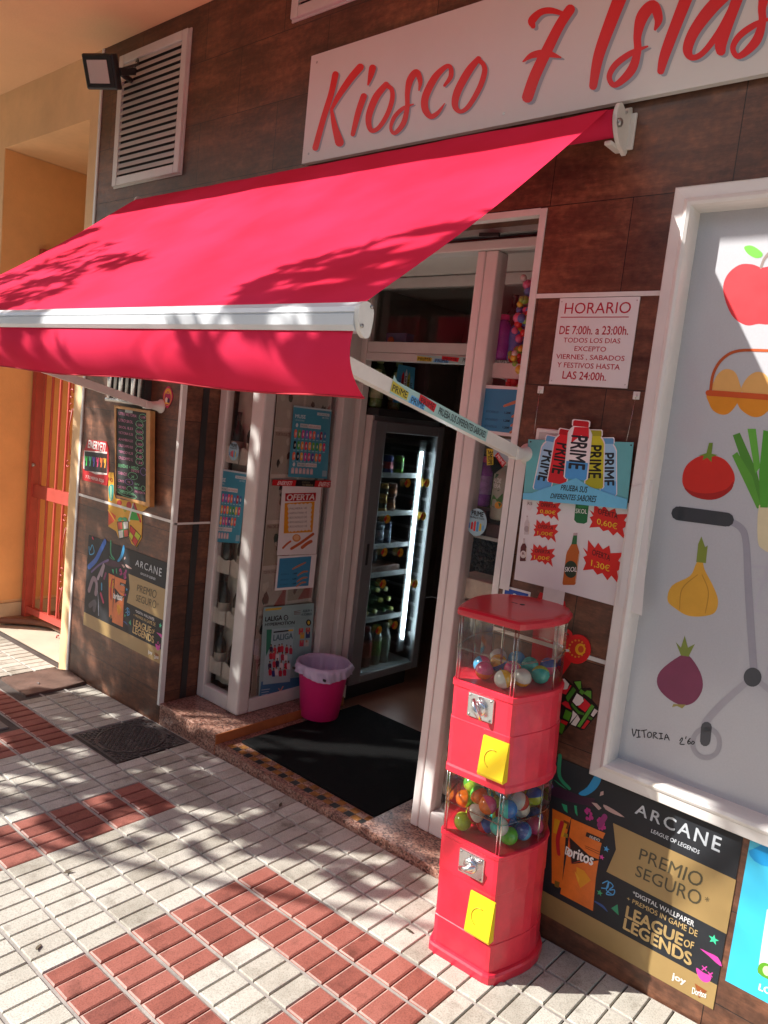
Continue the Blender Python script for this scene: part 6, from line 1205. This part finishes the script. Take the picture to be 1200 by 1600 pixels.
for z0, z1, nm in ((.3885, .5715, 'lower'), (.8485, 1.0335, 'upper')):
    b = mbm(); zm = (z0+z1)/2
    loft(b, [(-.006, z0), (-.006, zm-.002)], CLEARP, False, False); loft(b, [(-.005, zm+.002), (-.005, z1)], CLEARP, False, False)
    cs = b.build('clear_case', cm)
    b = mbm()                                                                   # thick moulded edges
    loft(b, [(-.0065, zm-.0022), (-.003, zm-.0022), (-.003, zm+.0022), (-.0065, zm+.0022)], CLEARE, False, False)
    P_ = ring(-.0055, 0)
    for i in (1, 5, len(OUT)-1-0, len(OUT)-6, 0, len(OUT)-2):
        b.tube([(P_[i][0], P_[i][1], z0), (P_[i][0], P_[i][1], z1)], .0024, CLEARE, 6)
    b.tube([(-.03, -.02, z0), (-.03, -.02, z1)], .004, CLEARE, 6); b.build('case_edge', cs)
for cx, z0, z1 in ((.014, .292, .362), (.0, .756, .826)):
    b = mbm(); b.box(cx-.043, cx+.043, -.1605, -.1525, z0, z1, CHROME, .003)
    for sx in (-1, 1):
        for sz in (-1, 1): b.lathe([(.0035, 0), (.003, .0015)], (cx+sx*.035, -.1607, (z0+z1)/2+sz*.028), STEEL, 8, ax=(0, -1, 0))
    b.box(cx-.004, cx-.002, -.1615, -.1607, z1-.022, z1-.006, BLACKP); me_ = b.build('coin_mechanism', cm)
    b = mbm(); zc = (z0+z1)/2; b.lathe([(.022, 0), (.021, .006), (.014, .010)], (cx, -.161, zc), CHROME, 20, ax=(0, -1, 0))
    dx, dz = (.026, .012) if z0 < .5 else (.014, -.026); b.tube([(cx-dx, -.176, zc-dz), (cx, -.186, zc), (cx+dx, -.176, zc+dz)], [.0055, .009, .0055], CHROME, 8); b.build('knob', me_)
YELF = mat('yellow_flap_plastic', (.82, .56, .012), .35, var=.05, vscale=6)
for cx, z0, z1 in ((.064, .138, .256), (.062, .610, .720)):
    b = mbm(); b.prism([(-.158, z1), (-.164, z1), (-.182, z0+.008), (-.178, z0), (-.155, z0)], cx-.041, cx+.041, YELF, 'x')
    fl_ = b.build('flap', cm)
    b = mbm()
    n_ = Vector((0, -(z1-z0), -.018)).normalized()
    arc = [Vector((cx+.026*math.cos(a), -.165-.017*((z1-(zc_ := (z0+z1)/2+.026*math.sin(a)))/(z1-z0))-.0008, zc_)) for a in [1.3+i*.25 for i in range(13)]]
    b.tube(arc, .0012, mat('flap_groove', (.55, .36, .01), .5), 5); b.build('grip_ridge', fl_)
# capsules
CC = [('red', 'B82028'), ('yellow', 'DCA818'), ('light blue', '4AA8DC'), ('blue', '2A5AB4'), ('green', '5AB83A'), ('orange', 'E0701E'), ('turquoise', '30B0A8'), ('pink', 'D04A80'), ('clear white', 'C8C8C4'), ('lime', 'B0CC3A')]
rc = random.Random(21); R0 = .0268
def inside(x, y, mg):
    n = len(OUT); c = True
    for i in range(n):
        a = Vector(OUT[i]); d = Vector(OUT[(i+1) % n])-a
        nn = Vector((d.y, -d.x)).normalized()
        if (Vector((x, y))-a).dot(nn) > -mg: c = False
    return c
def capsules(z0, n, place, layers):
    pts = []; tries = 0
    zc = z0+R0+.001
    for ly in range(layers):
        cnt = 0; tries = 0
        while tries < 900 and len(pts) < n:
            tries += 1
            x = rc.uniform(-.14, .14); y = rc.uniform(-.145, .13)
            if not inside(x, y, R0+.009): continue
            z = zc
            for (a, b_, c_) in pts:
                d2 = (x-a)**2+(y-b_)**2
                if d2 < (2*R0)**2: z = max(z, c_+math.sqrt((2*R0)**2-d2))
            if z > zc+ly*R0*1.45+.004: continue
            pts.append((x, y, z))
    for i, (x, y, z) in enumerate(pts):
        n1, c1 = CC[rc.randrange(len(CC))]; n2, c2 = CC[rc.randrange(len(CC))]
        if n2 == n1: n2, c2 = 'white', 'D8D4CC'
        ax = Vector((rc.uniform(-1, 1), rc.uniform(-1, 1), rc.uniform(-1, 1))).normalized()
        b = mbm(); m1 = mat('capsule_'+c1, c1, .18, coat=.6, var=.12, vscale=45); m2 = mat('capsule_'+c2, c2, .18, coat=.6, var=.3, vscale=60)
        k_ = 8; R1 = R0*.985
        b.lathe([(max(1e-4, R1*math.sin(math.pi/2*j/k_)), -R1*math.cos(math.pi/2*j/k_)) for j in range(k_+1)], (x, y, z), m1, 18, ax=ax, cap=False)
        b.lathe([(R0, 0), (R0*1.0, .002)]+[(max(1e-4, R1*math.cos(math.pi/2*j/k_)), R1*math.sin(math.pi/2*j/k_)) for j in range(1, k_+1)], (x, y, z), m2, 18, ax=ax, cap=False)
        o = b.build('toy_capsule'); tag(o, '%s and %s toy capsule in the %s clear case of the red machine' % (n1, n2, place), 'toy capsule', 'toy capsules in the %s case' % place)
capsules(.388, 36, 'lower', 6); capsules(.848, 11, 'upper', 2)

# ================================================================== COVERS IN THE PAVEMENT
def gp(x, y, dz=0): return (x, y, GZ(x)+dz)
mh = thing('manhole_cover', 'patterned round iron manhole cover in a square frame below the granite step', 'manhole cover', gp(-3.01, -.20))
b = MB(); b.add([gp(a, c, .002) for a, c in ((MAN[0], MAN[2]), (MAN[1], MAN[2]), (MAN[1], MAN[3]), (MAN[0], MAN[3]))], [(0, 1, 2, 3)], IRON)
for i in range(22):
    for j in range(20):
        x = MAN[0]+.012+i*.0166; y = MAN[2]+.012+j*.0166
        if (x-(-3.01))**2+(y+.203)**2 > .163**2 and x < MAN[1]-.012 and y < MAN[3]-.012:
            b.box(x, x+(.012 if (i+j) % 2 else .005), y, y+(.005 if (i+j) % 2 else .012), GZ(x)+.002, GZ(x)+.0062, IRON)
b.build('frame', mh)
b = MB(); b.add([gp(-3.01+.158*math.cos(a*.1571), -.203+.158*math.sin(a*.1571), .003) for a in range(40)], [tuple(range(40))], IRON)
for r0, r1 in ((.148, .156),): 
    n = 40; vs = []; fs = []
    for a in range(n):
        for r in (r0, r1): vs += [gp(-3.01+r*math.cos(a*.1571), -.203+r*math.sin(a*.1571), .003), gp(-3.01+r*math.cos(a*.1571), -.203+r*math.sin(a*.1571), .007)]
    for a in range(n): i = a*4; j = ((a+1) % n)*4; fs += [(i, j, j+1, i+1), (i+1, j+1, j+3, i+3), (i+3, j+3, j+2, i+2)]
    b.add(vs, fs, IRON)
for i in range(-10, 11):
    for j in range(-10, 11):
        x = -3.01+i*.0145; y = -.203+j*.0145
        if i*i+j*j < 92: b.box(x-.006 if (i+j) % 2 else x-.0025, x+.006 if (i+j) % 2 else x+.0025, y-.0025 if (i+j) % 2 else y-.006, y+.0025 if (i+j) % 2 else y+.006, GZ(x)+.003, GZ(x)+.0068, IRON)
b.build('cover', mh)
b = MB(); b.add([gp(-4.12, -.33, .010), gp(-3.80, -.335, .007), gp(-3.80, -.12, .008), gp(-3.81, -.008, .014), gp(-4.00, -.004, .024), gp(-4.09, -.06, .022)]+[gp(-4.12, -.33, -.004), gp(-3.80, -.335, -.004), gp(-3.80, -.12, -.004), gp(-3.81, -.008, -.004), gp(-4.00, -.004, -.004), gp(-4.09, -.06, -.004)], [tuple(range(6))]+[(i, 6+i, 6+(i+1) % 6, (i+1) % 6) for i in range(6)], RUST)
b.tube([gp(-3.93, -.22, .010), gp(-3.915, -.215, .015), gp(-3.90, -.22, .010)], .004, IRON, 6)
o = b.build('access_plate'); tag(o, 'brown rectangular access plate beside the foot of the pillar', 'access cover')
b = MB(); b.add([gp(-3.79, -.79, .004), gp(-3.46, -.785, .004), gp(-3.455, -.57, .004), gp(-3.79, -.57, .004)]+[gp(-3.79, -.79, -.004), gp(-3.46, -.785, -.004), gp(-3.455, -.57, -.004), gp(-3.79, -.57, -.004)], [(0, 1, 2, 3)]+[(i, 4+i, 4+(i+1) % 4, (i+1) % 4) for i in range(4)], mat('grey_plate', (.22, .20, .18), .7, var=.3, vscale=12)); o = b.build('access_plate'); tag(o, 'grey access plate at the left edge of the photo', 'access cover')

# ================================================================== STREET TREE (stands beside the camera; its leaves dapple the awning, paving and pillar)
from mathutils import noise as mnoise
tr = thing('street_tree', 'leafy street tree whose branches cast the dappled shade on awning and paving', 'tree', (-6.6, -4.4, GZ(-6.6)))
LEAF = bpy.data.materials.new('leaf_green'); LEAF.use_nodes = True
_n = LEAF.node_tree.nodes; _n['Principled BSDF'].inputs['Base Color'].default_value = (.05, .10, .025, 1); _n['Principled BSDF'].inputs['Roughness'].default_value = .5
BARK = mat('bark', (.12, .09, .065), .9, var=.4, vscale=12, bump=.8, bscale=30)
rl = random.Random(17); V0 = SUN / -SUN.z                                      # along V0 the light falls one metre
leaves = MB(); lv_v = []; lv_f = []; tips = []
def leaf(p, L, W, dv=None):
    p = Vector(p); d = Vector((rl.uniform(-1, 1), rl.uniform(-1, 1), rl.uniform(-1.0, .5))).normalized()
    if dv: d = (Vector(dv)+d*.42).normalized()
    nn = (-SUN+Vector((rl.gauss(0, .55), rl.gauss(0, .55), rl.gauss(0, .55)))).normalized(); d = (d-nn*d.dot(nn)).normalized(); sd = d.cross(nn)
    b0 = len(lv_v); c = nn*(-.12*L)
    p = p-d*L*.5
    lv_v.extend([p, p+d*L*.3+sd*W/2, p+d*L*.65+sd*W*.42+c*.5, p+d*L+c, p+d*L*.65-sd*W*.42+c*.5, p+d*L*.3-sd*W/2])
    lv_f.append([b0, b0+1, b0+2, b0+3, b0+4, b0+5])
def inpoly(x, y, P):
    c = False; n = len(P)
    for i in range(n):
        x1, y1 = P[i]; x2, y2 = P[(i+1) % n]
        if (y1 > y) != (y2 > y) and x < (x2-x1)*(y-y1)/(y2-y1)+x1: c = not c
    return c
def awp(px, py):
    n = Vector((0, -(BZ-TZ), BY-TY)); d = ray(px, py); return CAM+d*((Vector((0, TY, TZ))-CAM).dot(n)/d.dot(n))
def gpx(px, py):
    n = Vector((-.028, 0, 1)); d = ray(px, py); return CAM+d*((Vector((-.95, 0, 0))-CAM).dot(n)/d.dot(n))
def shade(poly, fn, n, s0, s1, L0, L1, thr=-.15, ns=3.0, wr=.30, seed=0, dv=None, holes=0, hr=(.03, .06), hd=None):
    xs = [p[0] for p in poly]; ys = [p[1] for p in poly]; k_ = 0; tr_ = 0; H = []
    while len(H) < holes:
        x = rl.uniform(min(xs), max(xs)); y = rl.uniform(min(ys), max(ys))
        if inpoly(x, y, poly): H.append((fn(x, y), rl.uniform(.6, 1.3)))
    while k_ < n and tr_ < n*40:
        tr_ += 1; x = rl.uniform(min(xs), max(xs)); y = rl.uniform(min(ys), max(ys))
        if not inpoly(x, y, poly): continue
        q_ = fn(x, y)
        if mnoise.noise(Vector((q_.x*ns+seed, q_.y*ns, q_.z*ns))) < thr: continue
        L = rl.uniform(L0, L1)
        if H:
            bad = False
            for h_, k2_ in H:
                d = q_-h_; a_ = d.dot(hd); c_ = math.sqrt(max(0, d.length_squared-a_*a_))
                if (c_/(hr[0]*k2_+.012))**2+(a_/(hr[1]*k2_+.02))**2 < 1: bad = True; break
            if bad: continue
        s_ = rl.uniform(s0, s1); p = q_-V0*s_; leaf(p, L, L*wr, dv); k_ += 1
        if k_ % 60 == 0: tips.append(p)
# awning: two sharp drooping sprays, and the bar below them
DV = (1, .25, .12)
shade([(0, 420), (70, 395), (150, 372), (175, 375), (150, 392), (235, 397), (190, 412), (150, 430), (100, 447), (60, 470), (0, 478)], awp, 230, 1.4, 1.8, .08, .16, -.18, 9, .20, 1, DV)
shade([(365, 478), (390, 440), (450, 408), (540, 385), (620, 362), (700, 338), (770, 318), (810, 330), (720, 420), (660, 470), (585, 482)], awp, 900, 1.3, 1.7, .07, .13, -.30, 8, .20, 5, DV, 30, (.009, .042), Vector((1, .3, .1)).normalized())
shade([(340, 480), (375, 470), (560, 480), (560, 515), (520, 600), (440, 590), (410, 520)], lambda x, y: F(x, y, -1.015), 210, 1.4, 1.8, .08, .14, -.05, 9, .22, 2, DV)
shade([(285, 530), (330, 520), (350, 590), (300, 600)], lambda x, y: F(x, y, -1.015), 18, 1.4, 1.8, .10, .16, -.3, 9, .2, 6, (1, .2, -.8))
shade([(0, 478), (75, 478), (85, 510), (100, 580), (0, 560)], lambda x, y: F(x, y, -1.015), 130, 1.4, 1.8, .08, .14, -.1, 8, .22, 3, DV)
# paving, with streaks of sun left between the leaves
GD = Vector((1, .35, 0)).normalized(); VD = Vector((.45, 0, -1)).normalized()
shade([(0, 1075), (150, 1085), (260, 1110), (345, 1180), (560, 1305), (690, 1345), (650, 1400), (560, 1400), (480, 1345), (400, 1335), (330, 1345), (280, 1310), (150, 1330), (60, 1280), (0, 1270)], gpx, 4600, 1.5, 2.3, .06, .10, -.26, 3.6, .34, 9, (1, .2, 0), 90, (.024, .085), GD)
shade([(0, 1080), (170, 1090), (290, 1180), (330, 1290), (200, 1250), (90, 1200), (0, 1180)], gpx, 2000, 1.8, 2.6, .06, .12, -.3, 3.4, .34, 12, (1, .2, 0), 24, (.02, .07), GD)
shade([(240, 1110), (340, 1165), (560, 1290), (600, 1330), (420, 1290), (300, 1250)], gpx, 2200, 1.5, 2.3, .06, .12, -.3, 3.8, .34, 15, (1, .2, 0), 26, (.02, .06), GD)
# pillar, showcase and steps
shade([(105, 560), (290, 560), (262, 1130), (105, 1055)], lambda x, y: F(x, y, 0), 3600, 1.8, 2.6, .05, .09, -.5, 5.0, .36, 20, None, 85, (.028, .080), VD)
shade([(270, 580), (430, 580), (400, 1130), (255, 1120)], lambda x, y: F(x, y, .2), 3400, 2.0, 2.8, .05, .09, -.5, 5.5, .36, 25, None, 40, (.024, .07), VD)
shade([(400, 1000), (690, 1000), (690, 1330), (400, 1200)], lambda x, y: F(x, y, .1), 2300, 2.2, 3.2, .07, .12, -.3, 4, .34, 28, None, 16, (.02, .05), VD)
shade([(1130, 1330), (1200, 1330), (1200, 1480), (1120, 1450)], lambda x, y: F(x, y, 0), 7, 4.6, 5.4, .06, .10, -.5, 4, .3, 31)
crown = link_mesh('crown', lv_v, lv_f, [0]*len(lv_f), [LEAF], tr)
b = MB(); tp = [(-6.6, -4.4, -.3), (-6.58, -4.38, .8), (-6.5, -4.3, 1.9), (-6.35, -4.15, 2.7)]; b.tube(tp, [.17, .13, .11, .095], BARK, 14); b.build('trunk', tr)
import collections
groups = collections.defaultdict(list)
for t in tips: groups[(round(t.x/1.3), round(t.y/1.3))].append(t)
for key, L in groups.items():
    c = sum(L, Vector((0, 0, 0)))/len(L); a = Vector((-6.35, -4.15, 2.65)); md = a.lerp(c, .5)+Vector((-.5, -.3, .1))
    b = MB(); b.tube(smooth_pts([tuple(a), tuple(md), tuple(c)], 6), [.030-.0018*i for i in range(13)], BARK, 8)
    for t in L[:14]: b.tube([c, c.lerp(t, .5)+Vector((0, 0, .05)), t], [.007, .005, .002], BARK, 5)
    b.build('limb', tr)
